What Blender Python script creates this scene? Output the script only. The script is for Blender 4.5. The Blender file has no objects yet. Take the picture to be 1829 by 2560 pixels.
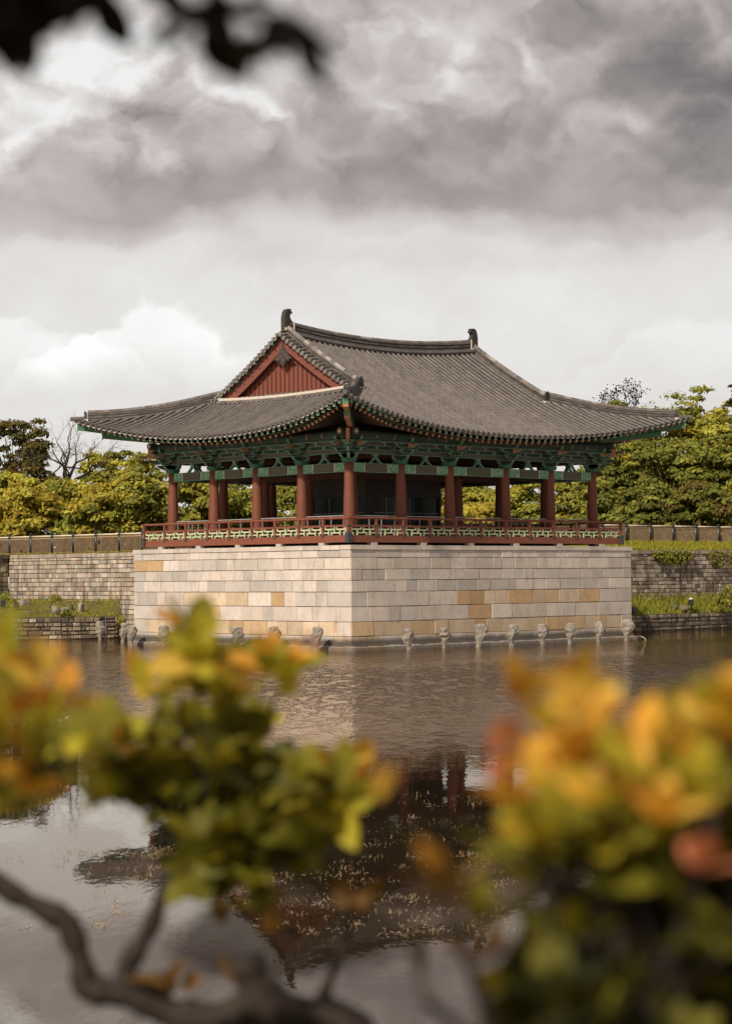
import bpy, math, random
import numpy as np
from mathutils import Vector, Matrix

S = bpy.context.scene
COL = S.collection
R = math.radians
random.seed(11)
rng = np.random.default_rng(11)

# ------------------------------------------------------------------ camera
PW, PH, FPX = 1829.0, 2560.0, 5335.0          # photograph size and focal length in its pixels
ROLL, PITCH, YAW = -0.0078, 0.0301, 0.8110
CAM = np.array([-60.7912, -64.9413, 3.1109])
FWD = np.array([math.cos(YAW) * math.cos(PITCH), math.sin(YAW) * math.cos(PITCH), math.sin(PITCH)])
_rt = np.array([math.sin(YAW), -math.cos(YAW), 0.0])
_up = np.cross(_rt, FWD)
RGT = _rt * math.cos(ROLL) + _up * math.sin(ROLL)
UPV = -_rt * math.sin(ROLL) + _up * math.cos(ROLL)
cam = bpy.data.cameras.new("camera")
cam.sensor_fit = 'HORIZONTAL'; cam.sensor_width = 24.0; cam.lens = FPX / PW * 24.0
cam.clip_start = 0.05; cam.clip_end = 6000
cam.dof.use_dof = True; cam.dof.focus_distance = 92.0; cam.dof.aperture_fstop = 4.2; cam.dof.aperture_blades = 0
camo = bpy.data.objects.new("camera", cam); COL.objects.link(camo)
camo.matrix_world = Matrix(((RGT[0], UPV[0], -FWD[0], CAM[0]), (RGT[1], UPV[1], -FWD[1], CAM[1]),
                            (RGT[2], UPV[2], -FWD[2], CAM[2]), (0, 0, 0, 1)))
S.camera = camo


def at(px, py, d):
    "point of the place seen at a photo pixel, d metres along the view"
    return CAM + d * (FWD + RGT * ((px - PW / 2) / FPX) - UPV * ((py - PH / 2) / FPX))


def on(px, py, ax, v):
    q = FWD + RGT * ((px - PW / 2) / FPX) - UPV * ((py - PH / 2) / FPX)
    return CAM + q * ((v - CAM[ax]) / q[ax])


# ------------------------------------------------------------------ node expressions
class NX:
    def __init__(s, tree): s.t = tree
    def n(s, typ, **kw):
        x = s.t.nodes.new(typ)
        for k, v in kw.items(): setattr(x, k, v)
        return x
    def put(s, sock, v):
        if hasattr(v, 'is_output'): s.t.links.new(v, sock)
        else: sock.default_value = v
    def m(s, op, a, b=0.0, c=0.0, clamp=False):
        x = s.n('ShaderNodeMath', operation=op, use_clamp=clamp)
        for i, v in enumerate((a, b, c)): s.put(x.inputs[i], v)
        return x.outputs[0]
    def add(s, a, b): return s.m('ADD', a, b)
    def sub(s, a, b): return s.m('SUBTRACT', a, b)
    def mul(s, a, b): return s.m('MULTIPLY', a, b)
    def ss(s, v, a, b, lo=0.0, hi=1.0):
        x = s.n('ShaderNodeMapRange', interpolation_type='SMOOTHSTEP')
        for i, q in enumerate((v, a, b, lo, hi)): s.put(x.inputs[i], q)
        return x.outputs[0]
    def lin(s, v, a, b, lo=0.0, hi=1.0):
        x = s.n('ShaderNodeMapRange')
        for i, q in enumerate((v, a, b, lo, hi)): s.put(x.inputs[i], q)
        return x.outputs[0]
    def vm(s, op, a, b=(0, 0, 0), out=0):
        x = s.n('ShaderNodeVectorMath', operation=op)
        s.put(x.inputs[0], a)
        if op == 'SCALE': s.put(x.inputs['Scale'], b)
        else: s.put(x.inputs[1], b)
        return x.outputs[out]
    def noise(s, vec, scale, detail=4.0, rough=0.55, dist=0.0, color=False, lac=2.0):
        x = s.n('ShaderNodeTexNoise')
        if vec is not None: s.put(x.inputs['Vector'], vec)
        s.put(x.inputs['Scale'], scale); x.inputs['Detail'].default_value = detail
        x.inputs['Roughness'].default_value = rough; x.inputs['Distortion'].default_value = dist
        x.inputs['Lacunarity'].default_value = lac
        return x.outputs['Color' if color else 'Fac']
    def mix(s, f, a, b, blend='MIX'):
        x = s.n('ShaderNodeMix', data_type='RGBA', blend_type=blend)
        s.put(x.inputs[0], f)
        for k, v in ((6, a), (7, b)):
            s.put(x.inputs[k], tuple(v) + (1,) if isinstance(v, (tuple, list)) and len(v) == 3 else v)
        return x.outputs[2]
    def ramp(s, f, stops):
        x = s.n('ShaderNodeValToRGB'); e = x.color_ramp.elements
        while len(e) < len(stops): e.new(0.5)
        for q, (p, c) in zip(e, stops):
            q.position = p; q.color = (c, c, c, 1) if isinstance(c, (int, float)) else tuple(c) + (1,)
        s.put(x.inputs[0], f); return x.outputs[0]
    def comb(s, x, y, z):
        c = s.n('ShaderNodeCombineXYZ')
        for i, v in enumerate((x, y, z)): s.put(c.inputs[i], v)
        return c.outputs[0]
    def sep(s, v):
        c = s.n('ShaderNodeSeparateXYZ'); s.put(c.inputs[0], v); return c.outputs


# ------------------------------------------------------------------ world: sky with clouds laid out by compass direction and height
SUN_AZ = math.atan2(-0.26, -0.97)      # the sun stands behind and to the left
SUN_EL = R(38)
world = bpy.data.worlds.new("World"); S.world = world; world.use_nodes = True
wt = world.node_tree; wt.nodes.clear(); w = NX(wt)
d0 = w.n('ShaderNodeTexCoord').outputs['Generated']
d0 = w.vm('NORMALIZE', d0)
az = w.m('ARCTAN2', w.vm('DOT_PRODUCT', d0, (math.sin(YAW), -math.cos(YAW), 0), 1), w.vm('DOT_PRODUCT', d0, (math.cos(YAW), math.sin(YAW), 0), 1))
elev = w.m('ARCSINE', w.sep(d0)[2])
U0 = w.mul(az, 1 / 0.1714); V0 = w.mul(w.m('ABSOLUTE', elev), 1 / 0.27)
P3 = w.comb(U0, w.mul(V0, 2.0), w.mul(az, 0.3))
ws = w.sep(w.vm('SUBTRACT', w.noise(P3, 1.7, 3.0, 0.5, color=True), (0.5, 0.5, 0.5)))
ws2 = w.sep(w.vm('SUBTRACT', w.noise(P3, 4.6, 6.0, 0.58, color=True), (0.5, 0.5, 0.5)))
U = w.add(w.add(U0, w.mul(ws[0], 0.40)), w.mul(ws2[0], 0.20))
V = w.add(w.add(V0, w.mul(ws[1], 0.17)), w.mul(ws2[1], 0.10))
# rounded lumps, used for the outlines of the heaps and the modelling inside them
Pw = w.vm('ADD', P3, w.comb(w.mul(ws2[0], 0.30), w.mul(ws2[1], 0.30), 0.0))
def lumps(off):
    acc = None
    for sc, am in ((2.4, 0.50), (5.6, 0.32), (12.0, 0.18)):
        v = w.n('ShaderNodeTexVoronoi', feature='F1'); w.put(v.inputs['Vector'], w.vm('ADD', Pw, off)); v.inputs['Scale'].default_value = sc
        d_ = v.outputs['Distance']
        b = w.mul(w.sub(1.0, w.mul(d_, d_)), am)
        acc = b if acc is None else w.add(acc, b)
    return acc
n1 = lumps((0, 0, 0)); n2 = lumps((0.05, -0.11, 0.0))
rel = w.sub(n1, n2)


def blob(u, v, ru, rv, amp):
    q = w.add(w.m('POWER', w.mul(w.sub(U, u), 1 / ru), 2.0), w.m('POWER', w.mul(w.sub(V, v), 1 / rv), 2.0))
    return w.mul(w.m('EXPONENT', w.mul(q, -1.0)), amp)


lay = w.ramp(w.mul(V, 0.5), [(0.0, 0.70), (0.14, 0.74), (0.22, 0.775), (0.288, 0.745), (0.306, 0.58), (0.320, 0.40), (0.355, 0.36), (0.40, 0.40), (0.45, 0.47), (0.52, 0.48), (0.62, 0.44), (1.0, 0.44)])
inbank = w.ss(V, 0.60, 0.74)
# cloud heaps one before the other: bright rims on top, greyer below
Ve = w.add(w.add(V0, w.mul(ws2[1], 0.075)), w.mul(w.sub(n1, 0.72), 0.10)); Ue = w.add(U0, w.mul(ws2[0], 0.16))
def bank(lay, u, ru, top, ht, rim, deep, fall=0.09, soft=0.03, amt=0.9):
    x = w.mul(w.sub(Ue, u), 1 / ru)
    dep = w.sub(w.sub(top, w.mul(w.mul(x, x), ht)), Ve)          # how far below the rim
    msk = w.mul(w.mul(w.ss(dep, -soft * 0.5, soft), w.ss(Ve, top - ht * 1.35, top - ht * 0.45)), amt)
    tone = w.ss(dep, 0.0, fall, rim, deep)
    return w.add(w.mul(lay, w.sub(1.0, msk)), w.mul(tone, msk))
for h_ in ((-0.95, 0.22, 0.97, 0.10, 0.58, 0.46, 0.08), (0.95, 0.25, 0.975, 0.10, 0.44, 0.32, 0.07), (-0.42, 0.22, 0.935, 0.09, 0.66, 0.50, 0.07), (-0.55, 0.16, 0.88, 0.07, 0.72, 0.52, 0.06), (0.15, 0.18, 0.905, 0.07, 0.64, 0.46, 0.06), (0.55, 0.16, 0.92, 0.08, 0.60, 0.40, 0.06), (0.17, 0.16, 0.845, 0.06, 0.56, 0.42, 0.05), (-0.98, 0.2, 0.84, 0.07, 0.70, 0.54, 0.06), (0.88, 0.2, 0.79, 0.05, 0.50, 0.36, 0.05), (-0.62, 0.16, 0.755, 0.05, 0.64, 0.48, 0.05), (0.62, 0.50, 1.02, 0.16, 0.58, 0.40, 0.10), (0.08, 0.30, 0.975, 0.12, 0.66, 0.44, 0.09), (-0.70, 0.36, 0.925, 0.12, 0.66, 0.50, 0.09), (0.36, 0.17, 0.955, 0.12, 0.68, 0.42, 0.08),
           (0.78, 0.30, 0.90, 0.10, 0.42, 0.30, 0.08), (-0.11, 0.30, 0.885, 0.13, 0.60, 0.42, 0.08), (-0.34, 0.17, 0.852, 0.09, 0.82, 0.52, 0.07), (0.40, 0.32, 0.835, 0.09, 0.50, 0.38, 0.07),
           (0.66, 0.18, 0.805, 0.07, 0.62, 0.42, 0.06), (-0.80, 0.30, 0.785, 0.10, 0.68, 0.50, 0.07), (-0.30, 0.34, 0.765, 0.07, 0.52, 0.40, 0.06), (0.05, 0.30, 0.745, 0.06, 0.46, 0.36, 0.06)):
    lay = bank(lay, *h_)
for bb in ((-0.80, 0.60, 0.35, 0.03, -0.10), (0.2, 0.55, 0.6, 0.02, -0.05), (0.75, 0.59, 0.4, 0.025, -0.08), (-0.3, 0.57, 0.25, 0.02, -0.06), (-0.75, 0.86, 0.45, 0.16, 0.17), (0.1, 0.93, 0.35, 0.08, 0.06), (0.88, 0.90, 0.26, 0.10, -0.14), (1.0, 0.80, 0.22, 0.08, -0.12), (0.10, 0.685, 0.75, 0.035, -0.07), (-0.95, 0.68, 0.22, 0.05, 0.16), (0.95, 0.675, 0.3, 0.03, 0.06), (-0.62, 0.70, 0.25, 0.03, -0.05)):
    lay = w.add(lay, blob(*bb))
lay = w.mul(lay, w.add(1.0, w.mul(w.mul(rel, inbank), 1.15)))
lay = w.mul(lay, w.add(1.0, w.mul(w.sub(w.noise(P3, 3.2, 6.0, 0.6), 0.5), w.add(0.30, w.mul(inbank, 0.22)))))
# white heap cloud low on the left, a fainter one low on the right
Uc = w.add(w.add(U0, w.mul(ws2[0], 0.3)), w.mul(ws[0], 0.45))
def heap(u, ru, top, bot, amp):
    x = w.mul(w.sub(Uc, u), 1 / ru)
    edge = w.sub(top, w.mul(w.m('POWER', w.m('ABSOLUTE', x), 2.0), top - bot))
    e_ = w.add(w.sub(edge, Ve), w.mul(ws[1], 0.10))
    return w.mul(w.mul(w.mul(w.ss(e_, -0.004, 0.020), w.ss(Ve, bot - 0.06, bot + 0.06)), w.ss(e_, 0.22, 0.0, 0.5, 1.0)), amp)
lay = w.m('MINIMUM', lay, 0.86)
lay = w.add(lay, heap(-0.62, 0.34, 0.485, 0.36, 0.16))
lay = w.add(lay, heap(-1.02, 0.42, 0.45, 0.36, 0.12))
lay = w.add(lay, heap(0.92, 0.42, 0.45, 0.34, 0.06))
lay = w.m('MAXIMUM', lay, 0.12); lay = w.m('MINIMUM', lay, 0.97)
tint = w.ramp(lay, [(0.0, (1.0, 0.88, 0.83)), (0.35, (1.0, 0.875, 0.825)), (0.62, (1.0, 0.92, 0.875)), (0.8, (1.0, 0.98, 0.95)), (1.0, (1.0, 0.995, 0.985))])
cloud = w.mix(1.0, tint, w.comb(lay, lay, lay), 'MULTIPLY')
sky = w.n('ShaderNodeTexSky', sky_type='NISHITA', sun_disc=False)
sky.sun_elevation = SUN_EL; sky.sun_rotation = math.pi / 2 - SUN_AZ
SKY_STRENGTH = 0.10
tot = w.mix(0.95, sky.outputs[0], w.vm('SCALE', cloud, 0.90 / SKY_STRENGTH))
bg = w.n('ShaderNodeBackground'); w.put(bg.inputs[0], tot); bg.inputs[1].default_value = SKY_STRENGTH
w.put(w.n('ShaderNodeOutputWorld').inputs[0], bg.outputs[0])
world.cycles.sampling_method = 'MANUAL'; world.cycles.sample_map_resolution = 512

sl = bpy.data.lights.new("sun", 'SUN'); sl.energy = 4.5; sl.angle = R(1.5); sl.color = (1.0, 0.90, 0.77)
so = bpy.data.objects.new("sun", sl); COL.objects.link(so)
sd = Vector((math.cos(SUN_AZ) * math.cos(SUN_EL), math.sin(SUN_AZ) * math.cos(SUN_EL), math.sin(SUN_EL)))
so.rotation_euler = sd.to_track_quat('Z', 'Y').to_euler(); so.location = (-60, -60, 60)

S.view_settings.view_transform = 'Standard'; S.view_settings.look = 'None'
S.view_settings.exposure = 0.22; S.view_settings.gamma = 1.0
S.cycles.use_denoising = True
S.cycles.max_bounces = 8; S.cycles.transparent_max_bounces = 8

# ------------------------------------------------------------------ materials
def mat(name, rough=0.8, spec=0.3):
    m = bpy.data.materials.new(name); m.use_nodes = True
    t = m.node_tree; b = t.nodes['Principled BSDF']
    b.inputs['Roughness'].default_value = rough
    b.inputs['Specular IOR Level'].default_value = spec
    return m, NX(t), b


def bump(n, b, h, dist=0.01, strength=0.5):
    x = n.n('ShaderNodeBump'); x.inputs['Strength'].default_value = strength; x.inputs['Distance'].default_value = dist
    n.put(x.inputs['Height'], h); n.put(b.inputs['Normal'], x.outputs[0])


def gpos(n): return n.n('ShaderNodeNewGeometry').outputs['Position']
def acol(n): return n.n('ShaderNodeAttribute', attribute_name='Col').outputs['Color']


def simple(name, c, var=0.25, scale=6.0, rough=0.75, spec=0.3, grain=0.0, stretch=(1, 1, 1)):
    m, n, b = mat(name, rough, spec)
    p = n.vm('MULTIPLY', gpos(n), stretch)
    f = n.noise(p, scale, 5.0, 0.65)
    n.put(b.inputs['Base Color'], n.mix(f, tuple(x * (1 - var * 1.6) for x in c), tuple(min(1, x * (1 + var * 1.6)) for x in c)))
    if grain: bump(n, b, f, grain, 0.6)
    return m


def stone_mat(name, streak=0.0, speck=0.35, wet=False, bdist=0.012, moss=0.0):
    m, n, b = mat(name, 0.9, 0.2)
    p = gpos(n); c = acol(n)
    f1 = n.noise(p, 1.3, 5.0, 0.6); f2 = n.noise(p, 22.0, 4.0, 0.7)
    k = n.add(n.lin(f1, 0.25, 0.75, 0.84, 1.13), n.lin(f2, 0.25, 0.75, -speck, speck))
    c = n.mix(1.0, c, n.comb(k, k, k), 'MULTIPLY')
    if streak:
        st = n.noise(n.vm('MULTIPLY', p, (2.2, 2.2, 0.35)), 1.4, 6.0, 0.7)
        c = n.mix(n.mul(n.ss(st, 0.47, 0.66), streak), c, (0.055, 0.045, 0.035))
        st2 = n.noise(n.vm('MULTIPLY', p, (5, 5, 0.9)), 1.1, 4.0, 0.6)
        c = n.mix(n.mul(n.ss(st2, 0.52, 0.7), streak * 0.6), c, (0.09, 0.07, 0.05))
    if moss:
        mo = n.noise(p, 0.9, 5.0, 0.7)
        c = n.mix(n.mul(n.ss(mo, 0.52, 0.68), moss), c, (0.06, 0.06, 0.02))
    if wet:
        rs = n.noise(n.vm('MULTIPLY', p, (1.0, 1.0, 0.45)), 1.7, 6.0, 0.7)
        c = n.mix(n.mul(n.ss(rs, 0.50, 0.68), 0.35), c, (0.36, 0.25, 0.17))
        gs = n.noise(n.vm('MULTIPLY', p, (1.6, 1.6, 0.5)), 2.3, 6.0, 0.72)
        c = n.mix(n.mul(n.ss(gs, 0.53, 0.70), 0.42), c, (0.17, 0.145, 0.125))
    if wet:       # dark algae band just above the waterline
        z = n.add(n.sep(p)[2], n.mul(n.sub(n.noise(p, 2.1, 5.0, 0.7), 0.5), 0.20))
        band = n.m('MAXIMUM', n.mul(n.ss(z, 0.14, 0.20), n.ss(z, 0.62, 0.34)), n.mul(n.ss(z, 0.20, 0.12), 0.8))
        c = n.mix(n.mul(band, 0.90), c, (0.035, 0.03, 0.026))
    n.put(b.inputs['Base Color'], c)
    bump(n, b, n.add(n.mul(f2, 0.7), n.noise(p, 60.0, 2.0, 0.6)), bdist, 0.7)
    return m


M_GRANITE = stone_mat("granite_blocks", speck=0.24, wet=True, bdist=0.03)
M_RUBBLE = stone_mat("old_wall_stone", streak=0.75, speck=0.22, bdist=0.02)
M_DARKRUB = stone_mat("bank_wall_stone", streak=0.9, speck=0.25, moss=0.5, bdist=0.03)
M_BOULDER = stone_mat("rough_stone", streak=0.25, speck=0.4, bdist=0.04)
M_JOINT = simple("joint_mortar", (0.07, 0.055, 0.04), 0.4, 8)
M_WOOD = simple("red_painted_wood", (0.140, 0.045, 0.025), 0.22, 9, 0.65, 0.3, 0.002, (1, 1, 0.25))
M_RAILW = simple("rail_red_wood", (0.170, 0.054, 0.031), 0.22, 4, 0.6, 0.3, 0.002)
M_GABLE = simple("gable_red_board", (0.165, 0.057, 0.040), 0.15, 7, 0.7, 0.2)
M_GREEND = simple("dark_green_paint", (0.026, 0.042, 0.029), 0.4, 5, 0.7)
M_OLIVE = simple("olive_beam_paint", (0.085, 0.080, 0.055), 0.3, 8, 0.7)
M_PALE = simple("pale_green_outline", (0.115, 0.205, 0.135), 0.3, 9, 0.7)
M_LATT = simple("lattice_pale_green", (0.40, 0.42, 0.25), 0.15, 5, 0.7)
M_CREAM = simple("cream_line", (0.55, 0.48, 0.34), 0.1, 5)
M_BRONZE = simple("dark_iron_fitting", (0.035, 0.037, 0.038), 0.3, 10, 0.5, 0.5)
M_ORANGE = simple("orange_brown_end_paint", (0.33, 0.13, 0.065), 0.3, 12)
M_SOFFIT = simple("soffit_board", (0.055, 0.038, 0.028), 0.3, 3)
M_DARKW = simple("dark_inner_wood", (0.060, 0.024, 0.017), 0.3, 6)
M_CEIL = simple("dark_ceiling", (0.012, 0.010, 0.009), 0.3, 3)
M_MORTAR = simple("white_lime_mortar", (0.50, 0.43, 0.355), 0.2, 7, 0.9)
M_OLDLIME = simple("weathered_lime_line", (0.24, 0.205, 0.17), 0.5, 5, 0.9)
M_FRAME = simple("pale_end_frame", (0.26, 0.40, 0.29), 0.2, 9)
M_FLOOR = simple("deck_boards", (0.12, 0.055, 0.035), 0.3, 3)
M_STEEL = simple("steel_rail", (0.30, 0.29, 0.27), 0.15, 5, 0.35, 0.5)
M_POST = simple("black_fence_post", (0.012, 0.015, 0.018), 0.3, 5, 0.4, 0.5)
M_PICKET = simple("tan_fence_bars", (0.40, 0.28, 0.16), 0.25, 3, 0.6)
M_FRAIL = simple("cream_fence_rail", (0.62, 0.52, 0.38), 0.1, 3, 0.5)
M_FASCIA = simple("grey_fascia", (0.052, 0.043, 0.038), 0.15, 2, 0.8)
M_LAMP = simple("black_lamp_housing", (0.012, 0.012, 0.012), 0.2, 5, 0.4, 0.5)
M_BARK = simple("grey_brown_bark", (0.085, 0.060, 0.042), 0.45, 9, 0.9, 0.2, 0.02, (1, 1, 0.3))
M_DBARK = simple("dark_bark", (0.050, 0.036, 0.028), 0.45, 5, 0.9, 0.2, 0.03, (1, 1, 0.3))
M_TWIG = simple("shrub_bark", (0.030, 0.021, 0.016), 0.5, 30, 0.85, 0.25, 0.006)

# beam ends with a painted scroll pattern
M_GREENP, _n, _b = mat("bright_green_pattern", 0.65)
_v = _n.n('ShaderNodeTexVoronoi', feature='DISTANCE_TO_EDGE'); _n.put(_v.inputs['Vector'], gpos(_n)); _v.inputs['Scale'].default_value = 9.0
_c = _n.mix(_n.ss(_v.outputs['Distance'], 0.03, 0.12), (0.30, 0.42, 0.27), (0.045, 0.19, 0.105))
_n.put(_b.inputs['Base Color'], _c)
M_GREENB = simple("bright_green_paint", (0.042, 0.125, 0.070), 0.3, 10)

M_HIPG = simple('hip_rafter_green', (0.040, 0.115, 0.062), 0.45, 7)
# roof tile: colour by tile plus weathering
M_TILE, _n, _b = mat("grey_roof_tile", 0.82, 0.3)
_p = gpos(_n)
_f = _n.noise(_p, 3.0, 6.0, 0.7); _g = _n.noise(_p, 26.0, 3.0, 0.6)
_k = _n.add(_n.lin(_f, 0.3, 0.7, 0.72, 1.25), _n.lin(_g, 0.3, 0.7, -0.12, 0.12))
_c = _n.mix(1.0, acol(_n), _n.comb(_k, _k, _k), 'MULTIPLY')
_c = _n.mix(_n.mul(_n.ss(_n.noise(_p, 1.1, 6, 0.7), 0.55, 0.72), 0.4), _c, (0.045, 0.042, 0.034))
_n.put(_b.inputs['Base Color'], _c); bump(_n, _b, _g, 0.006, 0.5)

# leaves: colour by leaf, light passes through
def leaf_mat(name, trans=0.35, rough=0.5, spec=0.25):
    m, n, b = mat(name, rough, spec)
    c = acol(n)
    n.put(b.inputs['Base Color'], c)
    tr = n.n('ShaderNodeBsdfTranslucent'); n.put(tr.inputs[0], n.mix(1.0, c, (1.25, 1.1, 0.55), 'MULTIPLY'))
    mx = n.n('ShaderNodeMixShader'); mx.inputs[0].default_value = trans
    o = n.t.nodes['Material Output']
    n.put(mx.inputs[1], b.outputs[0]); n.put(mx.inputs[2], tr.outputs[0]); n.put(o.inputs[0], mx.outputs[0])
    return m


M_LEAF = leaf_mat("tree_leaves", 0.42, 0.6, 0.12)
M_SHRUB = leaf_mat("shrub_leaves", 0.5, 0.55, 0.2)
M_GRASS = leaf_mat("grass_blades", 0.3, 0.7, 0.1)

def wpt(px, py):
    q = FWD + RGT * ((px - PW / 2) / FPX) - UPV * ((py - PH / 2) / FPX); return CAM + q * (-CAM[2] / q[2])


GUSTS = [(*wpt(250, 1730)[:2], 10.0, 1.0), (*wpt(440, 1690)[:2], 8.0, 0.9), (*wpt(1760, 1675)[:2], 11.0, 1.1), (*wpt(1560, 1680)[:2], 7.0, 0.8), (*wpt(60, 1690)[:2], 10.0, 1.0)]
# water
M_WATER, _n, _b = mat("pond_water", 0.03, 0.5)
_p = gpos(_n)
_gl = _n.n('ShaderNodeBsdfGlossy'); _gl.inputs['Roughness'].default_value = 0.02; _gl.inputs['Color'].default_value = (0.99, 0.895, 0.805, 1)
_di = _n.n('ShaderNodeBsdfDiffuse'); _di.inputs['Color'].default_value = (0.014, 0.009, 0.005, 1)
_fr = _n.n('ShaderNodeFresnel'); _fr.inputs['IOR'].default_value = 3.6
_dist = _n.vm('DISTANCE', _p, (-60.8, -64.9, 0.0), 1)
# ruffled far out, calm near this shore, with lanes and gusts of breeze
_px = _n.vm('MULTIPLY', _p, (1, 1, 0))
_rl = _n.vm('DOT_PRODUCT', _px, (math.sin(YAW), -math.cos(YAW), 0), 1); _dp = _n.vm('DOT_PRODUCT', _px, (math.cos(YAW), math.sin(YAW), 0), 1)
_an = _n.comb(_n.mul(_rl, 1.0), _n.mul(_dp, 0.30), 0.0)       # wind ripples lie across the pond
_lane = _n.noise(_n.vm('SCALE', _px, 0.055), 1.0, 3.0, 0.5)
_amp = _n.add(_n.mul(_n.ss(_dist, 30.0, 62.0), 0.42), 0.015)
_amp = _n.mul(_amp, _n.lin(_lane, 0.35, 0.65, 0.65, 1.25))
_grp = _n.noise(_n.vm('SCALE', _an, 1.9), 1.0, 4.0, 0.65)
_amp = _n.mul(_amp, _n.lin(_grp, 0.33, 0.67, 0.45, 1.55))
for (_gx, _gy, _gr, _ga) in GUSTS:
    _e = _n.m('EXPONENT', _n.mul(_n.m('POWER', _n.mul(_n.vm('DISTANCE', _px, (_gx, _gy, 0), 1), 1.0 / _gr), 2.0), -1.0))
    _amp = _n.add(_amp, _n.mul(_n.mul(_e, _ga), _n.ss(_grp, 0.46, 0.53)))
_h = _n.add(_n.mul(_n.noise(_an, 3.0, 3.0, 0.55), 1.0), _n.mul(_n.noise(_an, 8.5, 3.0, 0.6), 0.35))
_bm = _n.n('ShaderNodeBump'); _bm.inputs['Distance'].default_value = 0.05; _bm.inputs['Strength'].default_value = 1.0
_n.put(_bm.inputs['Height'], _n.mul(_h, _amp))
for _s in (_gl, _fr): _n.put(_s.inputs['Normal'], _bm.outputs[0])
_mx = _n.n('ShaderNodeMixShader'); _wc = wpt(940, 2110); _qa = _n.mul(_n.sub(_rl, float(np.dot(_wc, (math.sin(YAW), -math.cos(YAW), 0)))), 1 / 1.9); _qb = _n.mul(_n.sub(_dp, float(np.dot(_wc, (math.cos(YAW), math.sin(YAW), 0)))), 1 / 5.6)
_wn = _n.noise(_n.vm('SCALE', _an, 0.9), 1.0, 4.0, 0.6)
_dim = _n.ss(_n.add(_n.add(_n.mul(_qa, _qa), _n.mul(_qb, _qb)), _n.mul(_n.sub(_wn, 0.5), 1.6)), 1.25, 0.55)  # weed bed patch that also dims the mirror, darkening the roof reflection
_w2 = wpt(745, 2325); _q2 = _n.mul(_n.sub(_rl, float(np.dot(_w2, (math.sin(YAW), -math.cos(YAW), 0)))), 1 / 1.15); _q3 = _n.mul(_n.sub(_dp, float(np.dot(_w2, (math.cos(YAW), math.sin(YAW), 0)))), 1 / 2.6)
_dim = _n.m('MAXIMUM', _dim, _n.ss(_n.add(_n.add(_n.mul(_q2, _q2), _n.mul(_q3, _q3)), _n.mul(_n.sub(_wn, 0.5), 1.2)), 1.2, 0.5))  # second patch added to darken the gable's reflection
_n.put(_mx.inputs[0], _n.mul(_n.m('MINIMUM', _fr.outputs[0], 0.95), _n.sub(1.0, _n.mul(_dim, 0.74)))); _n.put(_mx.inputs[1], _di.outputs[0]); _n.put(_mx.inputs[2], _gl.outputs[0])
_n.put(_n.t.nodes['Material Output'].inputs[0], _mx.outputs[0])

M_GROUND, _n, _b = mat("earth_and_grass", 0.95, 0.1)
_f = _n.noise(gpos(_n), 0.8, 6.0, 0.7)
_n.put(_b.inputs['Base Color'], _n.mix(_n.ss(_f, 0.35, 0.62), (0.10, 0.075, 0.04), (0.10, 0.105, 0.02)))
M_PANE, _n, _b = mat("dark_glass", 0.22, 0.12)
_b.inputs['Base Color'].default_value = (0.012, 0.016, 0.012, 1)


# ------------------------------------------------------------------ mesh helpers
ORG = {}


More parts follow.
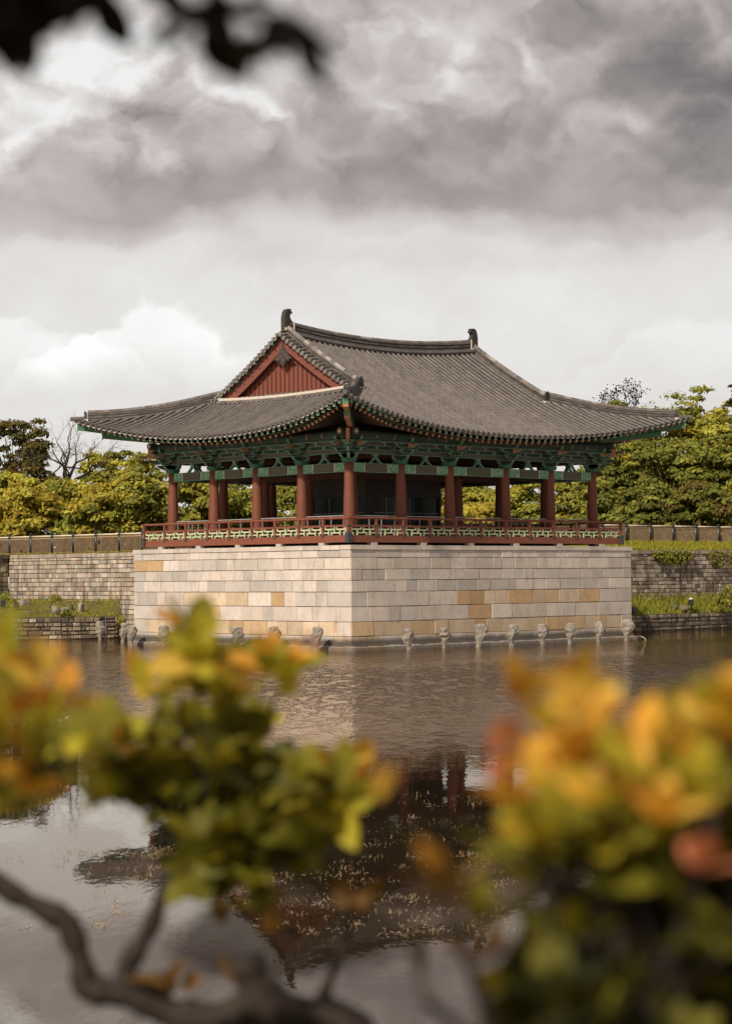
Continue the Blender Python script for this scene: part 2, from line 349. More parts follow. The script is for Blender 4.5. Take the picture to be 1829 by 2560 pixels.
class MB:
    def __init__(s): s.v = []; s.f = []; s.m = []; s.c = []
    def face(s, idx, mi=0, col=(1, 1, 1)): s.f.append(tuple(idx)); s.m.append(mi); s.c.append(col)
    def quad(s, a, b, c, d, mi=0, col=(1, 1, 1)):
        k = len(s.v); s.v += [tuple(a), tuple(b), tuple(c), tuple(d)]; s.face((k, k + 1, k + 2, k + 3), mi, col)
    def hexa(s, P, mi=0, col=(1, 1, 1)):
        k = len(s.v); s.v += [tuple(p) for p in P]
        for q in ((0, 3, 2, 1), (4, 5, 6, 7), (0, 1, 5, 4), (1, 2, 6, 5), (2, 3, 7, 6), (3, 0, 4, 7)):
            s.face([k + i for i in q], mi, col)
    def box(s, c, d, mi=0, col=(1, 1, 1), X=(1, 0, 0), Y=(0, 1, 0), Z=(0, 0, 1)):
        c = np.array(c, float); X, Y, Z = (np.array(a, float) * h / 2 for a, h in zip((X, Y, Z), d))
        s.hexa([c - X - Y - Z, c + X - Y - Z, c + X + Y - Z, c - X + Y - Z, c - X - Y + Z, c + X - Y + Z, c + X + Y + Z, c - X + Y + Z], mi, col)
    def bar(s, a, b, wd, ht, mi=0, col=(1, 1, 1), up=(0, 0, 1)):
        a = np.array(a, float); b = np.array(b, float); L = np.linalg.norm(b - a); X = (b - a) / L
        Y = np.cross(np.array(up, float), X); Y /= np.linalg.norm(Y); Z = np.cross(X, Y)
        s.box((a + b) / 2, (L, wd, ht), mi, col, X, Y, Z)
    def tube(s, pts, rad, n=8, mi=0, col=(1, 1, 1), cap=True, half=False, upv=None, cols=None):
        pts = [np.array(p, float) for p in pts]; N = len(pts)
        rad = [rad] * N if isinstance(rad, (int, float)) else rad
        k0 = len(s.v); prev = None
        for i in range(N):
            t = pts[min(i + 1, N - 1)] - pts[max(i - 1, 0)]
            t = t / (np.linalg.norm(t) + 1e-9)
            u = np.array(upv if upv is not None else ((0, 0, 1) if prev is None else prev), float)
            if abs(u @ t) > 0.97: u = np.array((1.0, 0.2, 0)) if upv is None else u
            u = u - t * (u @ t); u /= np.linalg.norm(u) + 1e-9; prev = u
            sd_ = np.cross(t, u)
            for j in range(n):
                a = (math.pi * j / (n - 1)) if half else 2 * math.pi * j / n
                s.v.append(tuple(pts[i] + rad[i] * (math.cos(a) * sd_ + math.sin(a) * u)))
        nn = n - 1 if half else n
        for i in range(N - 1):
            for j in range(nn):
                j2 = j + 1 if half else (j + 1) % n
                s.face((k0 + i * n + j, k0 + i * n + j2, k0 + (i + 1) * n + j2, k0 + (i + 1) * n + j), mi, cols[i] if cols else col)
        if cap:
            s.face([k0 + j for j in range(n)][::-1], mi, col); s.face([k0 + (N - 1) * n + j for j in range(n)], mi, col)
    def prism(s, poly, O, A, B, Nn, th, mi=0, col=(1, 1, 1), caps=None):
        "poly in (A,B) plane coordinates, extruded th along Nn, centred"
        O, A, B, Nn = (np.array(q, float) for q in (O, A, B, Nn)); n = len(poly); k = len(s.v)
        for sg in (-.5, .5):
            for (a, b) in poly: s.v.append(tuple(O + A * a + B * b + Nn * th * sg))
        s.face([k + i for i in range(n)][::-1], mi if caps is None else caps, col); s.face([k + n + i for i in range(n)], mi if caps is None else caps, col)
        for i in range(n): s.face((k + i, k + (i + 1) % n, k + n + (i + 1) % n, k + n + i), mi, col)
    def build(s, name, mats, parent=None, smooth=False, org=None):
        me = bpy.data.meshes.new(name)
        o = np.array(ORG.get(parent.name, (0, 0, 0)) if parent is not None else (0, 0, 0), float)
        if org is not None: o = np.array(org, float)
        v = np.array(s.v, float) - o
        me.from_pydata(v.tolist(), [], s.f)
        for m_ in (mats if isinstance(mats, (list, tuple)) else [mats]): me.materials.append(m_)
        me.polygons.foreach_set('material_index', s.m)
        if smooth: me.polygons.foreach_set('use_smooth', [True] * len(s.f))
        ca = me.color_attributes.new('Col', 'FLOAT_COLOR', 'CORNER')
        lt = np.zeros(len(s.f), int); me.polygons.foreach_get('loop_total', lt)
        cc = np.repeat(np.c_[np.array(s.c, float).reshape(-1, 3), np.ones(len(s.f))], lt, 0)
        ca.data.foreach_set('color', cc.ravel())
        me.update()
        ob = bpy.data.objects.new(name, me); COL.objects.link(ob)
        if parent is not None:
            ob.parent = parent; ORG[ob.name] = tuple(o)
        elif org is not None:
            ob.location = org; ORG[ob.name] = tuple(o)
        return ob


def np_mesh(name, V, F, C, mats, parent=None, org=None, smooth=False, mi=None):
    "V (n,3), F (m,k), C (m,3)"
    o = np.array(ORG.get(parent.name, (0, 0, 0)) if parent is not None else (0, 0, 0) if org is None else org, float)
    me = bpy.data.meshes.new(name); m, k = F.shape
    me.vertices.add(len(V)); me.vertices.foreach_set('co', (V - o).astype(np.float32).ravel())
    me.loops.add(m * k); me.loops.foreach_set('vertex_index', F.astype(np.int32).ravel())
    me.polygons.add(m); me.polygons.foreach_set('loop_start', np.arange(0, m * k, k, dtype=np.int32))
    for q in (mats if isinstance(mats, (list, tuple)) else [mats]): me.materials.append(q)
    if mi is not None: me.polygons.foreach_set('material_index', mi.astype(np.int32))
    if smooth: me.polygons.foreach_set('use_smooth', np.ones(m, bool))
    ca = me.color_attributes.new('Col', 'FLOAT_COLOR', 'CORNER')
    ca.data.foreach_set('color', np.repeat(np.c_[C, np.ones(m)], k, 0).astype(np.float32).ravel())
    me.update(); me.validate()
    ob = bpy.data.objects.new(name, me); COL.objects.link(ob)
    if parent is not None: ob.parent = parent
    elif org is not None: ob.location = org
    ORG[ob.name] = tuple(o)
    return ob


def thing(name, label, cat, loc, group=None):
    o = bpy.data.objects.new(name, None); COL.objects.link(o); o.location = loc
    o.empty_display_size = 0.3
    ORG[o.name] = tuple(loc); tag(o, label, cat, group); return o


def tag(o, label, cat, group=None):
    o['label'] = label; o['category'] = cat
    if group: o['group'] = group
    return o


def kind(o, k, label=None, cat=None):
    o['kind'] = k
    if label: o['label'] = label
    if cat: o['category'] = cat
    return o


def jit(c, a=0.1):
    k = 1 + random.uniform(-a, a); return tuple(x * k for x in c)


# ================================================================== stone platform
def blockwall(mb, O, A, N, L, rows, lens, colf, gap=0.014, cham=0.014, proud=0.024, drop=0.0, seed=1, mi=0):
    "courses of separate blocks on a face: O start point at z=0, A along, N outward"
    rd = random.Random(seed); O, A, N = (np.array(q, float) for q in (O, A, N)); Z = np.array((0, 0, 1.0))
    for ri, (z0, z1) in enumerate(rows):
        a = 0.0
        while a < L - 1e-3:
            b = a + rd.uniform(*lens)
            if L - b < lens[0] * 0.6: b = L
            off = rd.uniform(0, proud); dz = rd.uniform(0, drop); gap_ = gap * rd.uniform(0.5, 2.0); tw = rd.uniform(-0.006, 0.006)
            c = colf((a + b) / 2, ri, rd)
            g = gap_ / 2; P = lambda s, z, o: O + A * s + Z * z + N * o
            i0, i1, k0, k1 = a + g, b - g, z0 + g, z1 - g - dz; h = cham
            f = [P(i0 + h, k0 + h, off), P(i1 - h, k0 + h, off + tw), P(i1 - h, k1 - h, off + tw), P(i0 + h, k1 - h, off)]
            bk = [P(i0, k0, off - h * 1.6), P(i1, k0, off - h * 1.6), P(i1, k1, off - h * 1.6), P(i0, k1, off - h * 1.6)]
            bb = [P(i0, k0, -0.06), P(i1, k0, -0.06), P(i1, k1, -0.06), P(i0, k1, -0.06)]
            k = len(mb.v); mb.v += [tuple(q) for q in f + bk + bb]
            fl = np.cross(A, Z) @ N > 0
            def F(*q): mb.face(q if fl else q[::-1], mi, c)
            F(k, k + 1, k + 2, k + 3)
            for j in range(4):
                j2 = (j + 1) % 4
                F(k + 4 + j, k + 4 + j2, k + j2, k + j); F(k + 8 + j, k + 8 + j2, k + 4 + j2, k + 4 + j)
            a = b


LX, LY, ZT = 18.25, 14.79, 4.42
plat = thing("stone_platform", "tall pale granite block platform rising from the pond under the pavilion", "platform", (LX / 2, LY / 2, 0))
rows = [(0.59, 1.20), (1.20, 1.83), (1.83, 2.45), (2.45, 2.94), (2.94, 3.40), (3.40, 3.90), (3.90, 4.23)]
GREY = [(0.47, 0.415, 0.365), (0.51, 0.45, 0.395), (0.43, 0.388, 0.35), (0.50, 0.43, 0.37)]
OCH = [(0.48, 0.34, 0.20), (0.50, 0.385, 0.26), (0.43, 0.29, 0.155), (0.51, 0.40, 0.285)]
OCHF = {0: [(905, 1540)], 1: [(1150, 1231)], 2: [(1124, 1481)], 5: [(1019, 1042)]}
OCHL = {0: [(367, 430), (516, 830)], 1: [(495, 571)], 2: [(485, 615), (649, 708)], 5: [(338, 392)]}
def spans(tab, ax):
    return {k: [tuple(sorted((on(a, 1500, 1 - ax, 0.0)[ax], on(b, 1500, 1 - ax, 0.0)[ax]))) for a, b in v] for k, v in tab.items()}
SF, SLf = spans(OCHF, 0), spans(OCHL, 1)
def cf(tab):
    def f(a, ri, rd):
        o = any(p <= a <= q for p, q in tab.get(ri, []))
        c = rd.choice(OCH if o else GREY); k = rd.uniform(0.84, 1.12); return tuple(x * k for x in c)
    return f
mb = MB()
mb.box((LX / 2, LY / 2, 1.9), (LX - 0.06, LY - 0.06, 4.96))
mb.build("core", M_JOINT, plat)
mb = MB(); blockwall(mb, (0, 0, 0), (1, 0, 0), (0, -1, 0), LX, rows, (0.55, 1.75), cf(SF), seed=5); mb.build("block_facing", M_GRANITE, plat)
mb = MB(); blockwall(mb, (0, 0, 0), (0, 1, 0), (-1, 0, 0), LY, rows, (0.55, 1.75), cf(SLf), seed=8); mb.build("block_facing", M_GRANITE, plat)
mb = MB(); blockwall(mb, (LX, 0, 0), (0, 1, 0), (1, 0, 0), LY, rows, (0.6, 1.75), cf({}), seed=9)
blockwall(mb, (0, LY, 0), (1, 0, 0), (0, 1, 0), LX, rows, (0.6, 1.75), cf({}), seed=10); mb.build("block_facing", M_GRANITE, plat)
mb = MB()
def coping(a, b, A, O, N):
    O, A, N = (np.array(q, float) for q in (O, A, N)); s = a
    while s < b - 0.01:
        e = min(b, s + random.uniform(0.9, 1.6)); e = b if b - e < 0.5 else e
        mb.box(O + A * ((s + e) / 2) - N * 0.28 + np.array((0, 0, 4.327 + random.uniform(-0.004, 0.004))), (e - s - 0.012, 0.67, 0.19), 0, jit(random.choice(GREY), 0.08), A, N)
        s = e
coping(-0.05, LX + 0.05, (1, 0, 0), (0, 0, 0), (0, -1, 0)); coping(0.63, LY - 0.63, (0, 1, 0), (0, 0, 0), (-1, 0, 0))
coping(0.63, LY - 0.63, (0, 1, 0), (LX, 0, 0), (1, 0, 0)); coping(-0.05, LX + 0.05, (1, 0, 0), (0, LY, 0), (0, 1, 0))
mb.box((LX / 2, LY / 2, 4.38), (LX - 1.0, LY - 1.0, 0.03), 0, (0.3, 0.26, 0.2))
mb.build("coping", M_GRANITE, plat)
mb = MB()
prof = [(-0.06, 0.588), (0.0, 0.585), (0.02, 0.42), (0.07, 0.28), (0.13, 0.19), (0.17, 0.165), (0.30, 0.15), (0.31, 0.07), (0.30, -0.5), (-0.06, -0.5)]
for O, A, N, L in (((0, 0, 0), (1, 0, 0), (0, -1, 0), LX), ((0, 0, 0), (0, 1, 0), (-1, 0, 0), LY), ((LX, 0, 0), (0, 1, 0), (1, 0, 0), LY)):
    A_ = np.array(A, float); s = -0.0; e0 = L
    first = True
    while s < e0 - 0.01:
        e = min(e0, s + random.uniform(1.0, 2.3)); e = e0 if e0 - e < 0.6 else e
        ln = e - s - 0.02; g = random.uniform(-0.015, 0.015)
        mb.prism([(a + g, b) for a, b in prof], np.array(O) + A_ * ((s + e) / 2), N, (0, 0, 1), A, ln, 0, jit(random.choice(GREY + OCH[3:]), 0.1))
        s = e
for (x, y) in ((0, 0), (0, LY), (LX, 0)):       # rounded corner stones of the plinth
    k = len(mb.v); n = 10
    a0 = {(0, 0): math.pi, (0, LY): math.pi / 2, (LX, 0): 1.5 * math.pi}[(x, y)]
    for i in range(n + 1):
        a = a0 + i / n * math.pi / 2
        for (r, z) in prof[1:-1]: mb.v.append((x + math.cos(a) * r, y + math.sin(a) * r, z))
    m_ = len(prof) - 2
    for i in range(n):
        for j in range(m_ - 1): mb.face((k + i * m_ + j, k + i * m_ + j + 1, k + (i + 1) * m_ + j + 1, k + (i + 1) * m_ + j), 0, GREY[0])
mb.build("plinth", M_GRANITE, plat)

# ================================================================== pavilion
XS = [1.07, 4.12, 7.17, 10.81, 13.87, 16.89]; YS = [1.20, 4.20, 7.20, 10.20, 13.20]
xc, yc = 8.98, 7.2
ZF, ZC = 4.86, 7.98
pav = thing("pavilion", "open timber pavilion with red columns, green painted brackets and sweeping grey tiled roof", "pavilion", (xc, yc, 4.42))

mb = MB()
mb.box((xc, yc, 4.80), (17.1, 13.2, 0.12)); mb.build("floor", M_FLOOR, pav)
mb = MB()
for x in np.linspace(1.6, 16.4, 6):
    for y in (0.35, 14.05): mb.box((x, y, 4.4805), (0.32, 0.3, 0.115), 0, (0.42, 0.37, 0.32))
for y in np.linspace(1.9, 12.9, 5):
    for x in (0.22, 17.74): mb.box((x, y, 4.4805), (0.3, 0.32, 0.115), 0, (0.42, 0.37, 0.32))
mb.box((xc, yc, 4.58), (13, 9, 0.3), 0, (0.04, 0.035, 0.03))  # dark slab filling the black gap under the floor
mb.build("support_pads_and_dark_slab", M_GRANITE, pav)

# columns
cm = MB(); zz = np.linspace(0, ZC - ZF, 9)
cm.tube([(0, 0, z) for z in zz], [0.235 + 0.02 * math.sin(min(1, z / 2.0) * math.pi) - 0.045 * (z / 3.12) ** 2 for z in zz], 18)
first = cm.build("column", M_WOOD, None, True); first.parent = pav
inner = [(4.12, 4.2), (7.17, 4.2), (10.81, 4.2), (13.87, 4.2), (4.12, 7.2), (13.87, 7.2), (4.12, 10.2), (7.17, 10.2), (10.81, 10.2), (13.87, 10.2)]
outer = [(x, y) for x in XS for y in YS if x in (XS[0], XS[-1]) or y in (YS[0], YS[-1])]
for i, (x, y) in enumerate(outer + inner):
    c = first if i == 0 else first.copy()
    if i: COL.objects.link(c); c.parent = pav
    c.location = (x - xc, y - yc, ZF - 4.42)
    c.rotation_euler = (0, 0, i * 1.3)

# painted tie beams and inverted-V struts, one set per bay
def tie_beam(p, q, N, dark=False):
    p = np.array(p, float); q = np.array(q, float); L = np.linalg.norm(q - p); A = (q - p) / L; N = np.array(N, float)
    b = MB(); mid = (p + q) / 2
    b.box(mid + np.array((0, 0, 7.76)), (L - 0.30, 0.16, 0.40), 0, (1, 1, 1), A, N)
    for sg in ((1,) if dark else (1, -1)):
        o = N * sg * 0.0825
        for (a0, a1, mi) in ((0.055, 0.27, 1), (0.28, 0.72, 2), (0.73, 0.945, 1)):
            b.box(p + A * L * (a0 + a1) / 2 + o + np.array((0, 0, 7.76)), (L * (a1 - a0), 0.008, 0.345), mi, (1, 1, 1), A, N)
        for a0 in (0.275, 0.725): b.box(p + A * L * a0 + o * 1.02 + np.array((0, 0, 7.76)), (0.032, 0.012, 0.395), 3, (1, 1, 1), A, N)
        b.box(p + A * L * 0.5 + N * sg * 0.088 + np.array((0, 0, 7.76)), (L * 0.40, 0.004, 0.26), 4, (1, 1, 1), A, N)
    return b.build("tie_beam", [M_GREENB if 0 else M_PALE, M_GREENP, M_OLIVE, M_CREAM, M_OLIVE], pav)


def outlined(b, poly, O, A, B, N, th, edge=0, core=1, ins=0.018):
    "a painted board: pale edge with a darker field on both faces"
    b.prism(poly, O, A, B, N, th, edge)
    P = np.array(poly); c = P.mean(0); ext = P.max(0) - P.min(0)
    k = 1 - 2 * ins / np.maximum(ext, 0.05)
    inn = (P - (P.max(0) + P.min(0)) / 2) * k + (P.max(0) + P.min(0)) / 2
    b.prism([tuple(q) for q in inn], O, A, B, N, th + 0.006, core)


def strut(c, A, N):
    b = MB(); O = np.array((c[0], c[1], 7.96)); Z = (0, 0, 1)
    for s in (-1, 1):
        out = [(s * 0.40, 0), (s * 0.26, 0.0), (s * 0.02, 0.24), (0, 0.25), (0, 0.40), (s * 0.07, 0.40), (s * 0.10, 0.29), (s * 0.21, 0.14)]
        if s < 0: out = out[::-1]
        b.prism(out, O, A, Z, N, 0.12, 2); b.prism([(a * .9 + s * .012, z * .86 + .012) for a, z in out], O, A, Z, N, 0.128, 0)
    b.box(O + np.array((0, 0, 0.36)), (0.2, 0.2, 0.1), 0, (1, 1, 1), A, N)
    return b.build("inverted_v_strut", [M_PALE, M_GREEND, M_GREENB], pav)


bays = []
for i in range(5): bays.append(((XS[i], YS[0]), (XS[i + 1], YS[0]), (0, -1, 0))); bays.append(((XS[i], YS[4]), (XS[i + 1], YS[4]), (0, 1, 0)))
for i in range(4): bays.append(((XS[0], YS[i]), (XS[0], YS[i + 1]), (-1, 0, 0))); bays.append(((XS[5], YS[i]), (XS[5], YS[i + 1]), (1, 0, 0)))
for p, q, N in bays:
    tie_beam((*p, 0), (*q, 0), N)
    A = np.array((q[0] - p[0], q[1] - p[1], 0.0)); A /= np.linalg.norm(A)
    strut(((p[0] + q[0]) / 2, (p[1] + q[1]) / 2), A, N)

# beams carried by the brackets, one frame per side
def side_beam(p, q, N):
    p = np.array((*p, 0.0)); q = np.array((*q, 0.0)); A = (q - p) / np.linalg.norm(q - p); N = np.array(N, float); L = np.linalg.norm(q - p); mid = (p + q) / 2
    b = MB(); Z = np.array((0, 0, 1.0))
    def board(off, z0, z1, th, over, mi):
        b.box(mid + N * off + Z * (z0 + z1) / 2, (L + over * 2, th, z1 - z0), 0, (1, 1, 1), A, N)
        b.box(mid + N * off + Z * (z0 + z1) / 2, (L + over * 2, th + 0.008, z1 - z0 - 0.05), mi, (1, 1, 1), A, N)
    board(0, 8.36, 8.57, 0.13, 0.35, 2)
    board(0, 8.70, 8.89, 0.13, 0.45, 2)
    b.box(mid + Z * 8.635, (L, 0.05, 0.13), 1, (1, 1, 1), A, N)
    b.box(mid + Z * 9.05, (L, 0.05, 0.33), 1, (1, 1, 1), A, N)
    board(0.5, 8.86, 9.01, 0.12, 0.75, 1)
    n_ = int(L / 1.0)
    for i in range(n_):
        c = p + A * (L * (i + .5) / n_)
        b.box(c + Z * 8.635, (0.14, 0.15, 0.125), 0, (1, 1, 1), A, N)
        b.box(c + N * 0.5 + Z * 8.83, (0.13, 0.15, 0.07), 0, (1, 1, 1), A, N)
        b.box(c + A * 0.5 + Z * 8.8, (0.03, 0.142, 0.18), 3, (1, 1, 1), A, N)
    o = b.build("bracket_beam", [M_PALE, M_GREEND, M_OLIVE, M_CREAM], pav)
    b = MB(); e0 = p + N * 0.5 - A * 1.0 + Z * 9.12; e1 = q + N * 0.5 + A * 1.0 + Z * 9.12
    K = 24; b.tube([e0 + (e1 - e0) * i / K + Z * 0.10 * (abs(2 * i / K - 1) ** 6) for i in range(K + 1)], 0.155, 14)
    for i in range(1, n_): 
        c = p + A * (L * i / n_) + N * 0.5 + Z * 9.12
        b.tube([c - A * 0.025, c + A * 0.025], 0.159, 14, 1)
    for e, sg in ((e0, -1), (e1, 1)):
        e = e + Z * 0.10
        b.tube([e, e + A * sg * 0.012], 0.15, 14, 2); b.tube([e, e + A * sg * 0.02], 0.06, 10, 3)
        for j in range(8):
            a = j * math.pi / 4; b.tube([e + (N * math.cos(a) + Z * math.sin(a)) * 0.1, e + (N * math.cos(a) + Z * math.sin(a)) * 0.1 + A * sg * 0.018], 0.022, 6, 1)
    b.build("purlin", [M_GREEND, M_ORANGE, M_OLIVE, M_CREAM], o)


side_beam((XS[0], YS[0]), (XS[5], YS[0]), (0, -1, 0)); side_beam((XS[0], YS[4]), (XS[5], YS[4]), (0, 1, 0))
side_beam((XS[0], YS[0]), (XS[0], YS[4]), (-1, 0, 0)); side_beam((XS[5], YS[0]), (XS[5], YS[4]), (1, 0, 0))


def arm(L, h): return [(-L, h), (-L, h * .55), (-L * .84, h * .16), (-L * .62, 0), (L * .62, 0), (L * .84, h * .16), (L, h * .55), (L, h)]
def bracket(x, y, dirs):
    b = MB(); Z = np.array((0, 0, 1.0)); O = np.array((x, y, 0.0))
    b.prism([(-0.19, 0), (0.19, 0), (0.27, 0.09), (0.27, 0.17), (-0.27, 0.17), (-0.27, 0.09)], O + Z * 7.97, (1, 0, 0), Z, (0, 1, 0), 0.40, 2)
    b.prism([(-0.19, 0), (0.19, 0), (0.268, 0.09), (0.268, 0.168), (-0.268, 0.168), (-0.268, 0.09)], O + Z * 7.97, (0, 1, 0), Z, (1, 0, 0), 0.41, 2)
    axes = []
    for d in dirs:
        N = np.array((*d, 0.0)); diag = abs(d[0]) > 0.1 and abs(d[1]) > 0.1; N = N / np.linalg.norm(N); A = np.cross(Z, N)
        kf = 1.36 if diag else 1.0
        # arms pointing outward, stepping further with each tier
        for z0, h, out in ((8.13, 0.21, 0.50), (8.38, 0.20, 0.80)):
            p = [(-0.3, h), (-0.3, 0.0), (out * .55, 0), (out * .82, h * .15), (out, h * .55), (out, h)]
            outlined(b, [(a * (kf if a > 0 else 1), q) for a, q in p], O + Z * z0, N, Z, A, 0.13)
            b.box(O + N * (out * kf + 0.004) + Z * (z0 + h * .78), (0.012, 0.12, 0.10), 0, (1, 1, 1), N, A)
            b.box(O + N * (out * kf + 0.011) + Z * (z0 + h * .78), (0.01, 0.07, 0.055), 1, (1, 1, 1), N, A)
            b.box(O + N * (out * kf + 0.017) + Z * (z0 + h * .78), (0.01, 0.03, 0.03), 4, (1, 1, 1), N, A)
        p = [(-0.3, .21), (-0.3, 0), (0.62, 0), (0.80, 0.02), (1.16, 0.17), (0.86, 0.15), (0.74, 0.21)]
        outlined(b, [(a * (kf if a > 0 else 1), q) for a, q in p], O + Z * 8.64, N, Z, A, 0.13, edge=0, core=3)
        p = [(-0.3, .2), (-0.3, 0), (0.60, 0), (0.78, 0.06), (0.84, 0.2)]
        outlined(b, [(a * (kf if a > 0 else 1), q) for a, q in p], O + Z * 8.86, N, Z, A, 0.13)
        if diag:
            b.box(O + N * 1.0 + Z * 9.10, (0.3, 0.16, 0.5), 3, (1, 1, 1), N, A)
            continue
        # arms along the wall, on the wall line and on the outer line
        outlined(b, arm(0.46, 0.21), O + Z * 8.135, A, Z, N, 0.13)
        outlined(b, arm(0.68, 0.15), O + Z * 8.56, A, Z, N, 0.14)
        outlined(b, arm(0.50, 0.18), O + N * 0.5 + Z * 8.42, A, Z, N, 0.12)
        outlined(b, arm(0.74, 0.20), O + N * 0.5 + Z * 8.66, A, Z, N, 0.12)
        for off, z, xs_ in ((0, 8.37, (-.38, .38)), (0.5, 8.61, (-.42, 0, .42)), (0.5, 8.86, (-.64, .64)), (0.5, 8.36, (0,))):
            for s in xs_: b.box(O + N * off + A * s + Z * z, (0.16, 0.17, 0.095), 0, (1, 1, 1), A, N); b.box(O + N * off + A * s + Z * (z + .015), (0.166, 0.176, 0.045), 1, (1, 1, 1), A, N)
    return b.build("bracket_set", [M_PALE, M_GREEND, M_GREENB, M_ORANGE, M_CREAM], pav)


for (x, y) in outer:
    d = []
    if x == XS[0]: d.append((-1, 0))
    if x == XS[5]: d.append((1, 0))
    if y == YS[0]: d.append((0, -1))
    if y == YS[4]: d.append((0, 1))
    if len(d) == 2: d.append((d[0][0] + d[1][0], d[0][1] + d[1][1]))
    bracket(x, y, d)

# inner frame and ceiling (dark, seen through the bays)
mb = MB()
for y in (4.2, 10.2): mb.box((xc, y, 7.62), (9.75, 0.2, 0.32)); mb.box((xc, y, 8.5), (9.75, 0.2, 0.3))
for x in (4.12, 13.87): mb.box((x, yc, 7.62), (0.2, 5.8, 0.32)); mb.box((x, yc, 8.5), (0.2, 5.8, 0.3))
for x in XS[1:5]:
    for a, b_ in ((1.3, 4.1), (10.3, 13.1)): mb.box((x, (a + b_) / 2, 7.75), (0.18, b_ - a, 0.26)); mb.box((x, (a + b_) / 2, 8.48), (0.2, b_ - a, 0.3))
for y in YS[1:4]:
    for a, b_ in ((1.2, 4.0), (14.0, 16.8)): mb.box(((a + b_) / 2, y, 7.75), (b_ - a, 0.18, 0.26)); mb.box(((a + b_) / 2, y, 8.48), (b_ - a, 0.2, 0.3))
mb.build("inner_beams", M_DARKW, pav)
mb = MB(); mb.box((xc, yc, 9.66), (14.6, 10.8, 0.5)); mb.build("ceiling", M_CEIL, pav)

# ------------------------------------------------------------------ roof shape
EX, EY, BW, BL, ZE, LF, PP, PB = 11.162, 9.281, 1.082, 0.755, 9.27, 1.207, 2.18, 2.12
GX, HY = 6.08, 4.60
def eave_main(u):                 # u = x - xc ; distance of the eave from the centre line and its height
    a = min(1.0, abs(u) / EX); return EY - BW * (1 - a ** PB), ZE + LF * a ** PP
def eave_side(v):
    a = min(1.0, abs(v) / EY); return EX - BL * (1 - a ** PB), ZE + LF * a ** PP
def zridge(u): return 13.70 + 0.40 * (u / 6.1) ** 2
def prf(t): return 0.75 * t + 0.25 * t * t
def s1(u, v):                     # main slope height at offsets u, v from the centre
    y0, z0 = eave_main(u); t = (y0 - abs(v)) / y0; return z0 + (zridge(min(abs(u), 6.6)) - z0) * prf(t)
def hip_v(u):                     # offset of the hip line at |u| >= GX
    return HY + (EY - HY) * (abs(u) - GX) / (EX - GX)
def hip_u(v): return GX + (EX - GX) * (abs(v) - HY) / (EY - HY)
ZH = s1(GX, HY)
def main_row(u, sy, n=40):
    y0, z0 = eave_main(u); v1 = 0.0 if abs(u) <= GX else hip_v(u)
    return [(xc + u, yc + sy * v, s1(u, v)) for v in np.linspace(y0, v1, n)]
def side_row(v, sx, n=30):
    x0, z0 = eave_side(v)
    if abs(v) <= HY: u1, z1 = GX, ZH
    else: u1 = hip_u(v); z1 = s1(u1, v)
    out = []
    for u in np.linspace(x0, u1, n):
        t = (x0 - u) / (x0 - u1); out.append((xc + sx * u, yc + v, z0 + (z1 - z0) * (0.66 * t + 0.34 * t * t if abs(v) <= HY else 0.66 * t + 0.34 * t * t)))
    return out


def arc(pts):
    P = np.array(pts); d = np.r_[0, np.cumsum(np.linalg.norm(np.diff(P, axis=0), axis=1))]; return P, d
def resample(pts, step):
    P, d = arc(pts); n = max(2, int(round(d[-1] / step)) + 1); s = np.linspace(0, d[-1], n)
    return np.stack([np.interp(s, d, P[:, k]) for k in range(3)], 1)


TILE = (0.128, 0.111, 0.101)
def tile_row(b, pts, tone):
    Q = resample(pts, 0.36); K = 6; side = None
    for i in range(len(Q) - 1):
        t = Q[i + 1] - Q[i]; t /= np.linalg.norm(t); sd_ = np.cross(t, (0, 0, 1.0)); sd_ /= np.linalg.norm(sd_) + 1e-9; up = np.cross(sd_, t)
        kk = tone * random.uniform(0.94, 1.06); c = tuple(x * kk for x in TILE); k = len(b.v)
        for p, r in ((Q[i] - t * 0.01, 0.087), (Q[i + 1], 0.080)):
            for j in range(K):
                a = math.pi * j / (K - 1); b.v.append(tuple(p + up * 0.02 + r * (math.cos(a) * sd_ + math.sin(a) * up * 1.05)))
        for j in range(K - 1): b.face((k + j, k + K + j, k + K + j + 1, k + j + 1), 0, c)
        b.face([k + j for j in range(K)], 0, tuple(x * 0.5 for x in c))
    # round end tile at the eave
    t = Q[0] - Q[1]; t /= np.linalg.norm(t)
    b.tube([Q[0] + t * 0.0 + (0, 0, 0.035), Q[0] + t * 0.07 + (0, 0, 0.03)], 0.098, 10, 0, (0.075, 0.066, 0.06))
    b.tube([Q[0] + t * 0.07 + (0, 0, 0.03), Q[0] + t * 0.078 + (0, 0, 0.03)], 0.06, 8, 0, (0.12, 0.105, 0.095))


